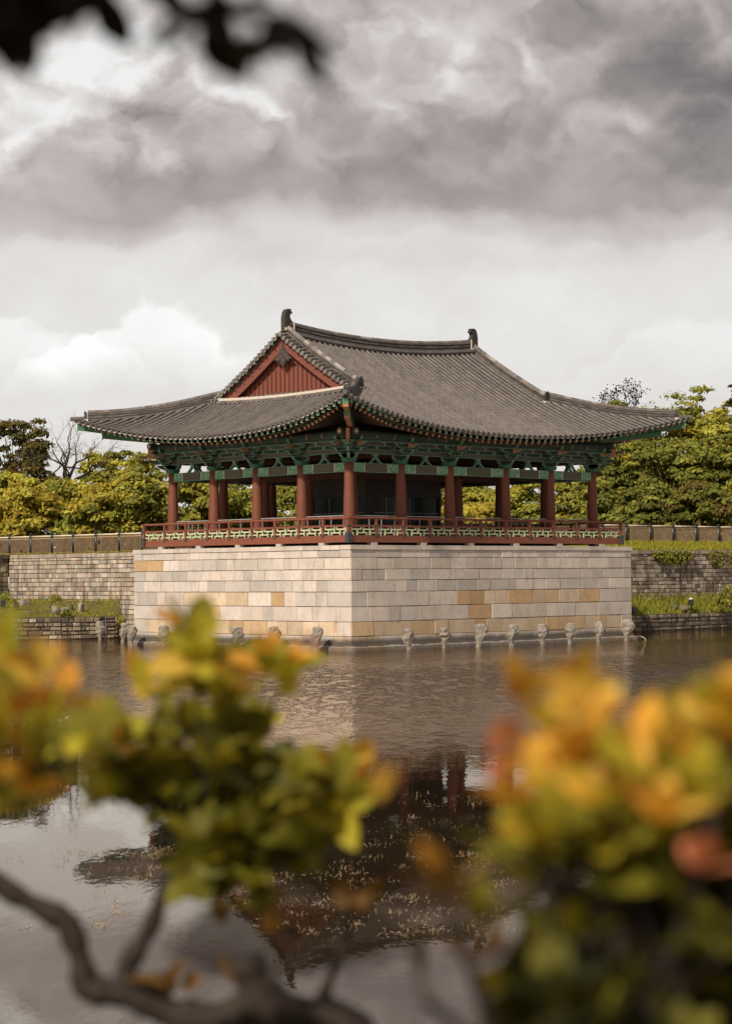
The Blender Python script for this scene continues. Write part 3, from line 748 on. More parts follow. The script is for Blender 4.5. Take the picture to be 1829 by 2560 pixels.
def pan(b, ra, rb):
    A_ = resample(ra, 0.30); n = len(A_); B_, db = arc(rb); s = np.linspace(0, db[-1], n)
    B_ = np.stack([np.interp(s, db, B_[:, k]) for k in range(3)], 1)
    for i in range(n - 1):
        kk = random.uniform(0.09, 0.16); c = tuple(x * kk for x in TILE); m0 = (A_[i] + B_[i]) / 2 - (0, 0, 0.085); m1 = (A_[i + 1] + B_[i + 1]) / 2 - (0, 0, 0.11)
        up = np.array((0, 0, 0.022)); k = len(b.v)
        b.v += [tuple(A_[i] + up), tuple(m0 + up), tuple(B_[i] + up), tuple(A_[i + 1]), tuple(m1), tuple(B_[i + 1])]
        b.face((k, k + 1, k + 4, k + 3), 0, c); b.face((k + 1, k + 2, k + 5, k + 4), 0, c)
    # drip tile hanging between two rounds
    o = A_[0] - A_[1]; o[2] = 0; o /= np.linalg.norm(o); k = len(b.v); c = jit((0.27, 0.245, 0.225), 0.25)
    top, bot = [], []
    for j in range(7):
        f = j / 6; p = A_[0] + (B_[0] - A_[0]) * f + o * 0.03
        sag = math.sin(math.pi * f); top.append(p + np.array((0, 0, 0.02 - 0.05 * sag))); bot.append(p + np.array((0, 0, -0.01 - 0.085 * sag)))
    b.v += [tuple(q) for q in top + bot]
    for j in range(6): b.face((k + j, k + 7 + j, k + 8 + j, k + j + 1), 0, c)
    for j in range(6): b.quad(top[j], top[j + 1], A_[0] + (B_[0] - A_[0]) * ((j + 1) / 6) - o * .2 - (0, 0, .0), A_[0] + (B_[0] - A_[0]) * (j / 6) - o * .2, 0, tuple(x * 0.6 for x in c))


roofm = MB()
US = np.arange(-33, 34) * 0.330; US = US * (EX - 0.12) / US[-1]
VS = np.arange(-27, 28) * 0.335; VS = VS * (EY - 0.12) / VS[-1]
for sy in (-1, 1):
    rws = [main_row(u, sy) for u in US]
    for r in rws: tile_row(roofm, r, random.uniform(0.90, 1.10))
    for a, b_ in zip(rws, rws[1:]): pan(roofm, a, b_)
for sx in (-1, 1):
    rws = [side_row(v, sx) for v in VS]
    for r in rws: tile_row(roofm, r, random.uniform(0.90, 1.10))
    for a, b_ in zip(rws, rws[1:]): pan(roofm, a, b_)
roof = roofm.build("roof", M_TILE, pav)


def sweep(b, poly, path, mi=0, colf=None, col=(1, 1, 1), cap=True):
    P = [np.array(p, float) for p in path]; n = len(poly); k0 = len(b.v)
    for i, p in enumerate(P):
        t = P[min(i + 1, len(P) - 1)] - P[max(0, i - 1)]; h = np.array((t[0], t[1], 0)); h /= np.linalg.norm(h) + 1e-9
        sd_ = np.array((h[1], -h[0], 0))
        for (a, z) in poly: b.v.append(tuple(p + sd_ * a + np.array((0, 0, z))))
    for i in range(len(P) - 1):
        c = colf(i) if colf else col
        for j in range(n): b.face((k0 + i * n + j, k0 + i * n + (j + 1) % n, k0 + (i + 1) * n + (j + 1) % n, k0 + (i + 1) * n + j), mi, c)
    if cap: b.face([k0 + j for j in range(n)], mi, col); b.face([k0 + (len(P) - 1) * n + j for j in range(n)][::-1], mi, col)


def ridge(name, path, h, wd, layers=5, capr=0.095, rolls=0.0, pale=0.5, capcol=TILE, mortar_lo=False):
    b = MB(); Q = resample(path, 0.34)
    lh = h / layers
    for l in range(layers):
        wv = wd * (1.0 if l % 2 == 0 else 0.84); z0 = l * lh
        sweep(b, [(-wv / 2, z0), (wv / 2, z0), (wv / 2, z0 + lh * 0.93), (-wv / 2, z0 + lh * 0.93)], Q, 0, lambda i: jit((0.060, 0.053, 0.048) if l % 2 else (0.105, 0.093, 0.083), 0.35), (0.09, 0.08, 0.07))
    sweep(b, [(-wd * .40, h - 0.012), (wd * .40, h - 0.012), (wd * .40, h + 0.012), (-wd * .40, h + 0.012)], Q, 2)
    n_ = 8
    for i in range(len(Q) - 1):
        c = jit(capcol, 0.3)
        if random.random() < pale: c = jit((0.25, 0.22, 0.195), 0.3)
        b.tube([Q[i] + (0, 0, h + 0.03), Q[i + 1] + (0, 0, h + 0.03)], [capr * 1.04, capr * 0.94], n_, 0, c)
    if rolls:
        for sg in (-1, 1):
            off = []
            for i in range(len(Q)):
                t = Q[min(i + 1, len(Q) - 1)] - Q[max(0, i - 1)]; sd_ = np.array((t[1], -t[0], 0)); sd_ /= np.linalg.norm(sd_); off.append(Q[i] + sd_ * sg * wd * 0.62 + (0, 0, 0.03))
            b.tube(off, rolls, 8, 0, (0.10, 0.085, 0.078))
    if mortar_lo:
        sweep(b, [(-wd * .58, -0.03), (wd * .58, -0.03), (wd * .58, 0.03), (-wd * .58, 0.03)], Q, 1)
    return b.build(name, [M_TILE, M_MORTAR, M_OLDLIME], roof)


rp = [(xc + u, yc, zridge(u) - 0.02) for u in np.linspace(-GX + 0.1, GX - 0.1, 30)]
ridge("main_ridge", rp, 0.50, 0.34, 7, 0.10, 0.11, 0.10)
FIN = [(-0.22, -0.35), (-0.22, 0.20), (-0.17, 0.45), (-0.07, 0.60), (0.04, 0.635), (0.22, 0.615), (0.17, 0.55), (0.26, 0.49), (0.25, 0.42), (0.21, 0.42), (0.14, 0.39), (0.12, 0.28), (0.17, 0.16), (0.27, 0.06), (0.28, -0.35)]
M_FIN = simple("dark_finial_tile", (0.040, 0.037, 0.032), 0.4, 10, 0.7)
for sx in (-1, 1):
    b = MB(); O = (xc + sx * (GX + 0.02), yc, zridge(GX) + 0.50)
    b.prism([(a, z) for a, z in FIN], O, (-sx, 0, 0), (0, 0, 1), (0, 1, 0), 0.24)
    b.prism([(a * .94 - .004, z * .98) for a, z in FIN[:6]] + [(0.0, 0.5), (0.0, -0.3)], O, (-sx, 0, 0), (0, 0, 1), (0, 1, 0), 0.27)
    b.build("ridge_finial", M_FIN, roof)
    b = MB()
    b.box((xc + sx * (GX + 0.10), yc, zridge(GX) + 0.20), (0.26, 0.40, 0.12)); b.box((xc + sx * (GX - 0.28), yc - 0.19, zridge(GX) + 0.33), (0.05, 0.05, 0.45)); b.box((xc + sx * (GX - 0.14), yc - 0.20, zridge(GX) + 0.12), (0.28, 0.06, 0.08))
    b.build("lime_patch", M_MORTAR, roof)
    for sy in (-1, 1):
        # gable ridge down the verge, short tiles out over the gable
        path = [(xc + sx * GX, yc + sy * v, s1(GX, v) - 0.02) for v in np.linspace(0.12, HY + 0.12, 22)]
        ridge("gable_ridge", path, 0.34, 0.27, 5, 0.095, 0, 0.35)
        b = MB(); Q = resample(path, 0.30)
        for i in range(len(Q)):
            p = Q[i] + np.array((0, 0, 0.07)); e = p + np.array((sx * 0.50, 0, -0.05))
            b.tube([p + np.array((sx * .1, 0, 0)), e], [0.078, 0.088], 9, 0, jit((0.115, 0.10, 0.09), 0.25))
            b.tube([e, e + np.array((sx * 0.025, 0, 0))], 0.096, 9, 0, jit((0.16, 0.145, 0.13), 0.3))
            if i < len(Q) - 1:
                p2 = Q[i + 1] + np.array((0, 0, 0.07)); e2 = p2 + np.array((sx * 0.50, 0, -0.05))
                b.quad(p - (0, 0, .03), p2 - (0, 0, .03), e2 - (0, 0, .06), e - (0, 0, .06), 0, (0.10, 0.09, 0.08))
                m_ = (e + e2) / 2
                b.quad(e - (0, 0, .05), m_ - (0, 0, .10), m_ - (sx * .02, 0, .18), e - (sx * .02, 0, .10), 0, jit((0.30, 0.27, 0.24), 0.2))
                b.quad(m_ - (0, 0, .10), e2 - (0, 0, .05), e2 - (sx * .02, 0, .10), m_ - (sx * .02, 0, .18), 0, jit((0.24, 0.21, 0.19), 0.2))
        b.build("verge_tiles", M_TILE, roof)
        # hip ridge
        hp = []
        for f in np.linspace(0.0, 1.0, 22):
            u = GX + (EX - GX) * (1 - f); hp.append((xc + sx * u, yc + sy * hip_v(u), s1(u, hip_v(u)) - 0.0))
        P, d = arc(hp); cut = [tuple(P[i]) for i in range(len(P)) if d[i] > 0.55]
        ridge("hip_ridge", cut, 0.36, 0.26, 6, 0.088, 0, 0.14)
        # end tiles: dark mask tile with white mortar at the foot of both ridges
        dg = np.array((sx * (EX - GX), sy * (EY - HY), 0)); dg /= np.linalg.norm(dg); pr = np.array((-dg[1], dg[0], 0))
        for q, o, nm in ((np.array(cut[0]), dg, 0), (np.array(path[-1]), np.array((0, sy, 0.0)), 1)):
            sd_ = np.cross(o, (0, 0, 1.0)); b = MB()
            ks = 0.78 if nm == 0 else 0.95
            b.prism([(a_ * ks, z_ * ks) for a_, z_ in ((-0.16, 0.04), (0.16, 0.04), (0.17, 0.3), (0.11, 0.43), (0.0, 0.52), (-0.11, 0.43), (-0.17, 0.3))], q + o * 0.10, sd_, (0, 0, 1), o, 0.10)
            b.tube([q + o * .12 + (0, 0, 0.46 * ks), q + o * .17 + (0, 0, 0.46 * ks)], 0.085, 10, 0)
            for s in (-.07, .07): b.tube([q + o * .15 + sd_ * s + (0, 0, 0.30), q + o * .175 + sd_ * s + (0, 0, 0.30)], 0.035, 8, 0)
            b.tube([q + o * .15 + (0, 0, 0.2), q + o * .17 + (0, 0, 0.2)], 0.05, 8, 0)
            b.box(q + o * 0.07 + np.array((0, 0, 0.01)), (0.34, 0.2, 0.10), 1, (1, 1, 1), sd_, o)
            if nm == 1: b.box(q + o * 0.0 + np.array((sx * .17, 0, 0.05)), (0.16, 0.18, 0.56), 1)
            b.build("end_tile", [M_FIN, M_MORTAR], roof)
        b = MB(); c0 = np.array(hp[0]); b.tube([c0 - dg * 0.55 + (0, 0, 0.10), c0 + dg * 0.16 + (0, 0, 0.075)], [0.095, 0.10], 10, 0, (0.10, 0.09, 0.08)); b.build("corner_tile", M_TILE, roof)
    # white flashing at the foot of the gable, on the hip slope
    b = MB(); xs_ = xc + sx * (GX + 0.42)
    zz_ = side_row(0, sx)[-1][2] - 0.18
    fl = [(xs_, yc + v, s1(GX, HY) - 0.16 + 0.12 * (abs(v) / HY) ** 2) for v in np.linspace(-HY + 0.35, HY - 0.35, 24)]
    sweep(b, [(-0.09, -0.05), (0.09, -0.05), (0.09, 0.10), (-0.09, 0.10)], fl, 0)
    b.build("lime_flashing", M_MORTAR, roof)
    b = MB(); sweep(b, [(-0.12, -0.12), (0.12, -0.12), (0.12, 0.0), (-0.12, 0.0)], [(x_ + sx * .09, y_, z_ - .03) for x_, y_, z_ in fl], 0, lambda i: jit((0.12, 0.105, 0.095), 0.3), (0.1, 0.09, 0.08)); b.build("flashing_tiles", M_TILE, roof)
    # gable wall with bargeboards, battens and iron ornament
    gx = xc + sx * (GX - 0.14); g = MB(); N = np.array((sx, 0, 0.0))
    top = [(v, s1(GX, abs(v)) - 0.16) for v in np.linspace(-HY - 0.3, HY + 0.3, 41)]
    poly = [(v, z) for v, z in top] + [(HY + 0.3, ZH - 0.35), (-HY - 0.3, ZH - 0.35)]
    for (v0, z0), (v1, z1) in zip(top, top[1:]): g.quad((gx, yc + v0, ZH - 0.4), (gx, yc + v1, ZH - 0.4), (gx, yc + v1, z1), (gx, yc + v0, z0))
    for v in np.arange(-12, 13) * 0.30:
        zt = s1(GX, abs(v)) - 0.62
        if zt > ZH - 0.1: g.box((gx + sx * 0.03, yc + v, (zt + ZH - 0.3) / 2), (0.06, 0.05, zt - ZH + 0.3), 1)
    gable = g.build("gable_wall", [M_GABLE, M_WOOD], pav)
    g = MB()
    for s in (-1, 1):
        pts = [(s * v, s1(GX, v) - 0.06) for v in np.linspace(0.0, HY + 0.25, 22)]
        for (v0, z0), (v1, z1) in zip(pts, pts[1:]):
            x0, x1 = xc + sx * (GX + 0.14), xc + sx * (GX + 0.22)
            d0_, d1_ = 0.62, 0.62
            g.hexa([(x0, yc + v0, z0 - d0_), (x1, yc + v0, z0 - d0_), (x1, yc + v1, z1 - d1_), (x0, yc + v1, z1 - d1_), (x0, yc + v0, z0), (x1, yc + v0, z0), (x1, yc + v1, z1), (x0, yc + v1, z1)])
        for v in np.arange(0.5, HY, 0.55):
            z = s1(GX, v) - 0.42; g.tube([(xc + sx * (GX + 0.2), yc + s * v, z), (xc + sx * (GX + 0.25), yc + s * v, z)], 0.035, 8, 1)
    g.build("bargeboard", [M_GABLE, M_BRONZE], gable)
    for s in (-1, 1):
        for v in np.arange(0.5, HY + 0.2, 0.62):
            g = MB(); z = s1(GX, v) - 0.13; g.box((xc + sx * (GX + 0.30), yc + s * v, z), (0.26, 0.13, 0.11), 0); g.box((xc + sx * (GX + 0.435), yc + s * v, z), (0.012, 0.135, 0.115), 1)
            g.build("verge_rafter", [M_GREENB, M_PALE], gable)
    g = MB(); zt = s1(GX, 0) - 0.55; gxo = xc + sx * (GX + 0.235)
    orn = [(0, 0.0), (0.10, -0.10), (0.45, -0.50), (0.62, -0.60), (0.52, -0.66), (0.42, -0.62), (0.38, -0.74), (0.28, -0.70), (0.22, -0.62), (0.16, -0.80), (0.0, -0.98)]
    orn = orn + [(-a, z) for a, z in orn[::-1][1:-1]]
    g.prism(orn, (gxo, yc, zt), (0, 1, 0), (0, 0, 1), N, 0.04, 0)
    g.box((gxo, yc, zt + 0.18), (0.05, 0.10, 0.5), 0)
    for a, z in ((0, -0.28), (0.18, -0.46), (-0.18, -0.46), (0, -0.66), (0.34, -0.58), (-0.34, -0.58)): g.tube([(gxo + sx * .015, yc + a, zt + z), (gxo + sx * .025, yc + a, zt + z)], 0.06, 9, 1)
    g.build("gable_ornament", [M_BRONZE, M_GABLE], gable)

# ------------------------------------------------------------------ rafters, soffit and eave boards
def rafter_line(e, i_):
    "e eave point (tile edge), i_ inner point: round rafter and square flying rafter"
    e = np.array(e, float); i_ = np.array(i_, float); h = (i_ - e) * (1, 1, 0); L = np.linalg.norm(h); h /= L
    return e, h, L


def make_rafter(e, i_):
    e, h, L = rafter_line(e, i_); up = np.array((0, 0, 1.0)); sd_ = np.cross(up, h)
    f0 = e + h * 0.12 + up * -0.15; f1 = e + h * 1.55 + up * -0.03
    b = MB(); r0 = e + h * 0.92 + up * -0.225; r1 = np.array((*i_[:2], i_[2]))
    b.tube([r0, r1], 0.075, 9, 0); q = (r0 - r1) / np.linalg.norm(r0 - r1)
    b.tube([r0, r0 + q * 0.01], 0.076, 9, 1); b.tube([r0, r0 + q * 0.016], 0.026, 7, 2)
    return b, (f0, f1)


def make_fly(f0, f1):
    b = MB(); b.bar(f0, f1, 0.10, 0.115, 0); q = (f0 - f1) / np.linalg.norm(f0 - f1)
    b.bar(f0 + q * 0.012, f0, 0.125, 0.135, 4); b.bar(f0 + q * 0.018, f0, 0.078, 0.086, 2); b.bar(f0 + q * 0.023, f0, 0.03, 0.035, 4)
    b.bar(f0 + (f1 - f0) * 0.015, f0 + (f1 - f0) * 0.30, 0.10, 0.135, 3)
    return b


def inner_main(u, sy):
    ui = max(-7.1, min(7.1, u)); z = 9.78 + 0.30 * max(0.0, eave_main(u)[1] - 9.5)
    return (xc + ui, yc + sy * 5.2, z)
def inner_side(v, sx):
    vi = max(-5.2, min(5.2, v)); z = 9.78 + 0.30 * max(0.0, eave_side(v)[1] - 9.5)
    return (xc + sx * 7.1, yc + vi, z)
RM = [M_SOFFIT, M_ORANGE, M_CREAM]; FM = [M_GREEND, M_PALE, M_GREENB, M_ORANGE, M_FRAME]
def em(u, sy): y0, z0 = eave_main(u); return (xc + u, yc + sy * y0, z0)
def es(v, sx): x0, z0 = eave_side(v); return (xc + sx * x0, yc + v, z0)
um = np.linspace(-EX + 0.42, EX - 0.42, 54); vm_ = np.linspace(-EY + 0.42, EY - 0.42, 45)
for k, lst in enumerate(([(em(u, -1), inner_main(u, -1)) for u in um], [(es(v, -1), inner_side(v, -1)) for v in vm_])):
    for e, i_ in lst:
        b, fl = make_rafter(e, i_); ro = b.build("rafter", RM, pav); make_fly(*fl).build("flying_rafter", FM, ro)
bk = MB(); bf = MB()
for lst in ([(em(u, 1), inner_main(u, 1)) for u in um], [(es(v, 1), inner_side(v, 1)) for v in vm_]):
    for e, i_ in lst:
        b, fl = make_rafter(e, i_); f = make_fly(*fl)
        for src, dst, off in ((b, bk, 0), (f, bk, 3)):
            k = len(dst.v); dst.v += src.v; dst.f += [tuple(q + k for q in p) for p in src.f]; dst.m += [m_ + off for m_ in src.m]; dst.c += src.c
kind(bk.build("far_side_rafters", RM + FM, pav), 'stuff')
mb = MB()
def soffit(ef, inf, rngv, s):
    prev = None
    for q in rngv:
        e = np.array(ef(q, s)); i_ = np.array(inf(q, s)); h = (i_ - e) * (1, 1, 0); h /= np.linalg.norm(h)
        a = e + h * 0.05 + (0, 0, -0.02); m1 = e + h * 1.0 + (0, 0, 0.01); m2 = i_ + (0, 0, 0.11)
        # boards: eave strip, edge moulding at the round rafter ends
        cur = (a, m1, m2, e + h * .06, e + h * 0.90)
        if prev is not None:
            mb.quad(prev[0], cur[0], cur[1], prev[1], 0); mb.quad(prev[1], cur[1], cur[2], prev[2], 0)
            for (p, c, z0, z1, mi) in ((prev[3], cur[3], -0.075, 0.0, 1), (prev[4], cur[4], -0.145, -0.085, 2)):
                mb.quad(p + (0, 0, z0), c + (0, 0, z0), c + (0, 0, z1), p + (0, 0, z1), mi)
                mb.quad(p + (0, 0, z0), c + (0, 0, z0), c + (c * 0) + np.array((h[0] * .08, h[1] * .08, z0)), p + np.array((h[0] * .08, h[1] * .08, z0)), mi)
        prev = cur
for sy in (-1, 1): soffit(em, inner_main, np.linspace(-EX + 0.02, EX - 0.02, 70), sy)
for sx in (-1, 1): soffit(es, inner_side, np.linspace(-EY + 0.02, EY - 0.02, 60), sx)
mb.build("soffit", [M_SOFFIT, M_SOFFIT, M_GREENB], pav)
for sx in (-1, 1):
    for sy in (-1, 1):
        dg = np.array((sx * 0.72, sy * 0.69, 0)); dg /= np.linalg.norm(dg); sd_ = np.cross((0, 0, 1.0), dg); c = np.array((xc + sx * EX, yc + sy * EY, ZE + LF)); b = MB()
        # upper and lower hip rafter, curved undersides, painted end faces
        for (d0_, d1_, zt0, zt1, hh) in ((0.20, 2.9, -0.14, -0.46, 0.30), (1.35, 5.2, -0.52, -0.84, 0.32)):
            K = 8; pts = []
            for i in range(K + 1):
                f = i / K; dd = d0_ + (d1_ - d0_) * f; z = zt0 + (zt1 - zt0) * f; pts.append((c - dg * dd + np.array((0, 0, z - hh / 2 - 0.03 * math.sin(f * 3)))))
            for i in range(K): b.bar(pts[i], pts[i + 1], 0.24, hh, 0)
            e = pts[0]
            b.box(e + dg * 0.012 + np.array((0, 0, 0.05)), (0.03, 0.25, hh - 0.10), 1, (1, 1, 1), dg, sd_)
            b.box(e + dg * 0.02 + np.array((0, 0, 0.05)), (0.03, 0.19, hh - 0.18), 2, (1, 1, 1), dg, sd_)
            b.box(e + dg * 0.012 + np.array((0, 0, -hh / 2 + 0.0)), (0.03, 0.235, 0.13), 3, (1, 1, 1), dg, sd_)
            for i in range(K): b.bar(pts[i] + (0, 0, -hh / 2 - 0.006), pts[i + 1] + (0, 0, -hh / 2 - 0.006), 0.20, 0.012, 3)
        b.build("hip_rafter", [M_HIPG, M_PALE, M_GREENB, M_ORANGE], pav)

# ------------------------------------------------------------------ balustrade
X0, X1, Y0, Y1 = 0.126, 17.836, 0.258, 14.145
def balustrade(p, q, N, n):
    p = np.array((*p, 0.0)); q = np.array((*q, 0.0)); L = np.linalg.norm(q - p); A = (q - p) / L; N = np.array(N, float); Z = np.array((0, 0, 1.0)); mid = (p + q) / 2
    b = MB(); b.box(mid + Z * 4.69 - N * 0.04, (L - 0.02, 0.14, 0.30), 0, (1, 1, 1), A, N)
    b.box(p + A * L * 0.51 + Z * 4.69 + N * 0.031, (0.012, 0.004, 0.30), 1, (1, 1, 1), A, N)
    rim = b.build("balustrade", [M_RAILW, M_BRONZE], pav)
    b = MB(); b.tube([p - A * 0.10 + Z * 5.565, q + A * 0.10 + Z * 5.565], 0.052, 10); b.build("top_rail", M_RAILW, rim)
    b = MB(); b.box(mid + Z * 5.235, (L - 0.1, 0.09, 0.085), 0, (1, 1, 1), A, N); b.build("middle_rail", M_RAILW, rim)
    for i in range(n + 1):
        b = MB(); c = p + A * L * i / n
        e = i in (0, n)
        if e and abs(N[1]) > 0.5 or not e:
            w_ = 0.12 if e else 0.105
            b.box(c + Z * (5.19 if not e else 5.08), (w_, w_ + .004, 0.68 if not e else 0.92), 0, (1, 1, 1), A, N)
            b.box(c + Z * 5.235, (w_ + 0.05, w_ + 0.012, 0.06), 1, (1, 1, 1), A, N)
            b.box(c + Z * 5.46, (w_ + 0.02, w_ + 0.02, 0.05), 0, (1, 1, 1), A, N)
            if e: b.box(c + Z * 4.74, (w_ + 0.09, w_ + 0.09, 0.44), 1, (1, 1, 1), A, N)
            else: b.box(c + N * 0.036 + Z * 4.82, (w_ + 0.05, 0.03, 0.12), 1, (1, 1, 1), A, N)
            b.build("post", [M_RAILW, M_BRONZE], rim)
        if i == n: break
        b = MB(); s0, s1_ = L * i / n + 0.06, L * (i + 1) / n - 0.06; W_ = s1_ - s0; bw = 0.058; th = 0.05
        z0, z1 = 4.845, 5.19; zu, zl = z0 + 0.245, z0 + 0.10; per = (W_ + 0.02) / 2.06
        def hb(a, c_, z, o=0.0): 
            a = max(0, a); c_ = min(W_, c_)
            if c_ > a: b.box(p + A * (s0 + (a + c_) / 2) + Z * z, (c_ - a, th + o, bw), 0, (1, 1, 1), A, N)
        def vb(a, za, zb):
            if 0 <= a <= W_: b.box(p + A * (s0 + a) + Z * (za + zb) / 2, (bw * .95, th + 0.006, zb - za), 0, (1, 1, 1), A, N)
        hb(0, 0.30 * per, zl); vb(0.27 * per, z0, zl)
        for u in range(2):
            o = 0.09 + u * per
            vb(o, zl, z1); hb(o, o + 0.80 * per, zu); vb(o + 0.78 * per, zu, z1); vb(o + 0.50 * per, z0, zu); hb(o + 0.5 * per, o + 1.26 * per, zl, 0.002); vb(o + 1.23 * per, z0, zl)
        b.build("lattice_panel", M_LATT, rim)


balustrade((X0, Y0), (X1, Y0), (0, -1, 0), 11); balustrade((X0, Y1), (X1, Y1), (0, 1, 0), 11)
balustrade((X0, Y0), (X0, Y1), (-1, 0, 0), 9); balustrade((X1, Y0), (X1, Y1), (1, 0, 0), 9)
# steel handrail between the columns
mb = MB()
for p, q, N in bays:
    p = np.array((*p, 0.0)); q = np.array((*q, 0.0)); L = np.linalg.norm(q - p); A = (q - p) / L
    mb.bar(p + A * 0.28 + (0, 0, 5.70), q - A * 0.28 + (0, 0, 5.70), 0.04, 0.035)
    for f in (0.12, 0.38, 0.62, 0.88): mb.bar(p + A * L * f + (0, 0, 4.86), p + A * L * f + (0, 0, 5.70), 0.028, 0.028, 0, (1, 1, 1), A)
    mb.bar(p + A * 0.3 + (0, 0, 4.98), q - A * 0.3 + (0, 0, 4.98), 0.02, 0.02)
mb.build("handrail", M_STEEL, pav)

# glazed display room standing in the middle of the floor
case = thing("display_case", "dark glazed display room standing on the deck inside the inner columns", "display case", (8.45, 7.3, ZF))
mb = MB(); mb.box((8.45, 7.3, 7.22), (4.9, 3.8, 0.90)); mb.build("fascia", M_FASCIA, case)
mb = MB()
mb.box((8.45, 7.3, 5.82), (4.70, 3.62, 1.9)); mb.build("glazing", M_PANE, case)
for x in (6.0, 10.9):
    for y in (5.4, 9.2):
        mb = MB(); mb.box((x + (0.05 if x < 8 else -0.05), y + (0.05 if y < 7 else -0.05), 5.815), (0.12, 0.12, 1.908))
        if x < 8 and y < 7: mb.box((6.31, 5.45, 5.815), (0.5, 0.10, 1.908), 0)
        mb.build("corner_post", M_FASCIA, case)
mb = MB()
for x in (7.4, 8.9): mb.box((x, 5.474, 5.8), (0.02, 0.03, 1.88))
for y in (6.6, 7.9): mb.box((6.085, y, 5.8), (0.03, 0.02, 1.88))
mb.box((8.7, 5.474, 6.02), (4.2, 0.026, 0.02)); mb.box((6.086, 7.3, 6.02), (0.026, 3.6, 0.02)); mb.build("glazing_bars", M_STEEL, case)

# ================================================================== water, ground, banks
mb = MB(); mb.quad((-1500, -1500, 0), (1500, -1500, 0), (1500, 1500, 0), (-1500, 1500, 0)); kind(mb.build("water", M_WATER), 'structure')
def sheet(name, xs, ys, zf, m, col=(1, 1, 1)):
    b = MB(); n = len(ys)
    for x in xs:
        for y in ys: b.v.append((x, y, zf(x, y)))
    for i in range(len(xs) - 1):
        for j in range(n - 1): b.face((i * n + j, (i + 1) * n + j, (i + 1) * n + j + 1, i * n + j + 1), 0, col)
    return kind(b.build(name, m, None, True), 'structure')
def zg(x, y):
    k = max(0.0, min(1.0, (x - 9) / 6)); f = max(0.0, min(1.0, (y - 11) / 3.2)); return 4.44 + 0.53 * f * k
sheet("ground", [6.85, 7.7, 9, 11, 15, 18.3, 22, 26, 30, 36, 44, 60, 100, 300, 1500], [11, 12, 13, 14.2, 17, 22, 35, 60, 100, 300, 1500], zg, M_GROUND)
sheet("ground", [-1500, -300, -60, -20, 0, 6.85], [35, 45, 60, 100, 300, 1500], lambda x, y: 4.44, M_GROUND)

OLD = [(0.42, 0.345, 0.27), (0.36, 0.30, 0.24), (0.46, 0.385, 0.31), (0.30, 0.26, 0.215), (0.40, 0.31, 0.22), (0.48, 0.42, 0.35)]
DARKS = [(0.22, 0.17, 0.12), (0.17, 0.135, 0.10), (0.28, 0.215, 0.145), (0.33, 0.26, 0.18), (0.13, 0.11, 0.085)]
def pick(L): return lambda a, ri, rd: tuple(x * rd.uniform(0.97, 1.03) * k for k in [rd.uniform(0.72, 1.15)] for x in rd.choice(L))
def courses(z0, z1, h, rd):
    r = []; z = z0
    while z < z1 - 0.02:
        t = min(z1, z + h * rd.uniform(0.85, 1.15)); t = z1 if z1 - t < h * 0.5 else t; r.append((z, t)); z = t
    return r
def retaining(label, segs, z0, z1, h, lens, cols, seed, m=M_RUBBLE, cop=True, proud=0.03, thick=0.5, drop=0.012, cat="wall", gap=0.016):
    t = thing("retaining_wall", label, cat, (segs[0][0][0], segs[0][0][1], 0))
    b = MB(); c = MB(); rd = random.Random(seed); body = MB()
    for si, (p, q) in enumerate(segs):
        p = np.array((*p, 0.0)); q = np.array((*q, 0.0)); L = np.linalg.norm(q - p); A = (q - p) / L; N = np.cross(A, (0, 0, 1.0))
        blockwall(b, p, A, N, L, courses(z0, z1, h, rd), lens, pick(cols), gap=gap, cham=0.016, proud=proud, drop=drop, seed=seed + si)
        body.box((p + q) / 2 - N * (thick / 2 + 0.03) + (0, 0, (z0 - 0.6 + z1) / 2), (L, thick, z1 - z0 + 0.6), 0, (1, 1, 1), A, N)
        if cop:
            s = 0.0
            while s < L:
                e = min(L, s + rd.uniform(0.6, 1.3)); k = rd.uniform(.8, 1.1)
                c.box(p + A * (s + e) / 2 - N * 0.18 + (0, 0, z1 + 0.105 + rd.uniform(-.01, .01)), (e - s - 0.012, 0.45, 0.20), 0, tuple(x * k for x in (0.34, 0.28, 0.22)), A, N); s = e
    body.build("core", M_JOINT, t); b.build("block_facing", m, t)
    if cop: c.build("coping", m, t)
    return t
retaining("tall pale small block retaining wall left of the platform under the black fence", [((6.85, 35.2), (6.85, 14.0))], -0.3, 4.24, 0.25, (0.24, 0.62), OLD, 21)
retaining("shaded dark retaining wall turning the corner at the far left edge", [((-14, 35.2), (6.8, 35.2))], -0.3, 4.24, 0.25, (0.24, 0.62), DARKS, 22)  # darker stone palette puts the shade of this turned face into the colour
retaining("dark stained retaining wall right of the platform with ivy hanging on it", [((18.0, 11.0), (66, 11.0))], -0.3, 4.24, 0.235, (0.22, 0.60), OLD[:4] + DARKS[:3], 23)
retaining("low rounded rubble bank wall at the water left of the platform", [((-12, 31.5), (-4, 28.0)), ((-4, 28.0), (0.7, 25.9)), ((0.7, 25.9), (3.0, 24.8)), ((3.0, 24.8), (4.9, 24.1)), ((4.9, 24.1), (5.9, 24.1)), ((5.9, 24.1), (6.9, 24.7))], -0.2, 1.14, 0.21, (0.2, 0.62), DARKS + OLD[:1], 24, M_DARKRUB, False, 0.07, 0.4, 0.05, gap=0.035)
retaining("low mossy bank wall at the water right of the platform", [((18.1, 8.3), (30, 8.6)), ((30, 8.6), (44, 10.0)), ((44, 10), (66, 10.2))], -0.2, 0.90, 0.22, (0.22, 0.6), DARKS, 25, M_DARKRUB, False, 0.06, 0.4, 0.05, gap=0.035)
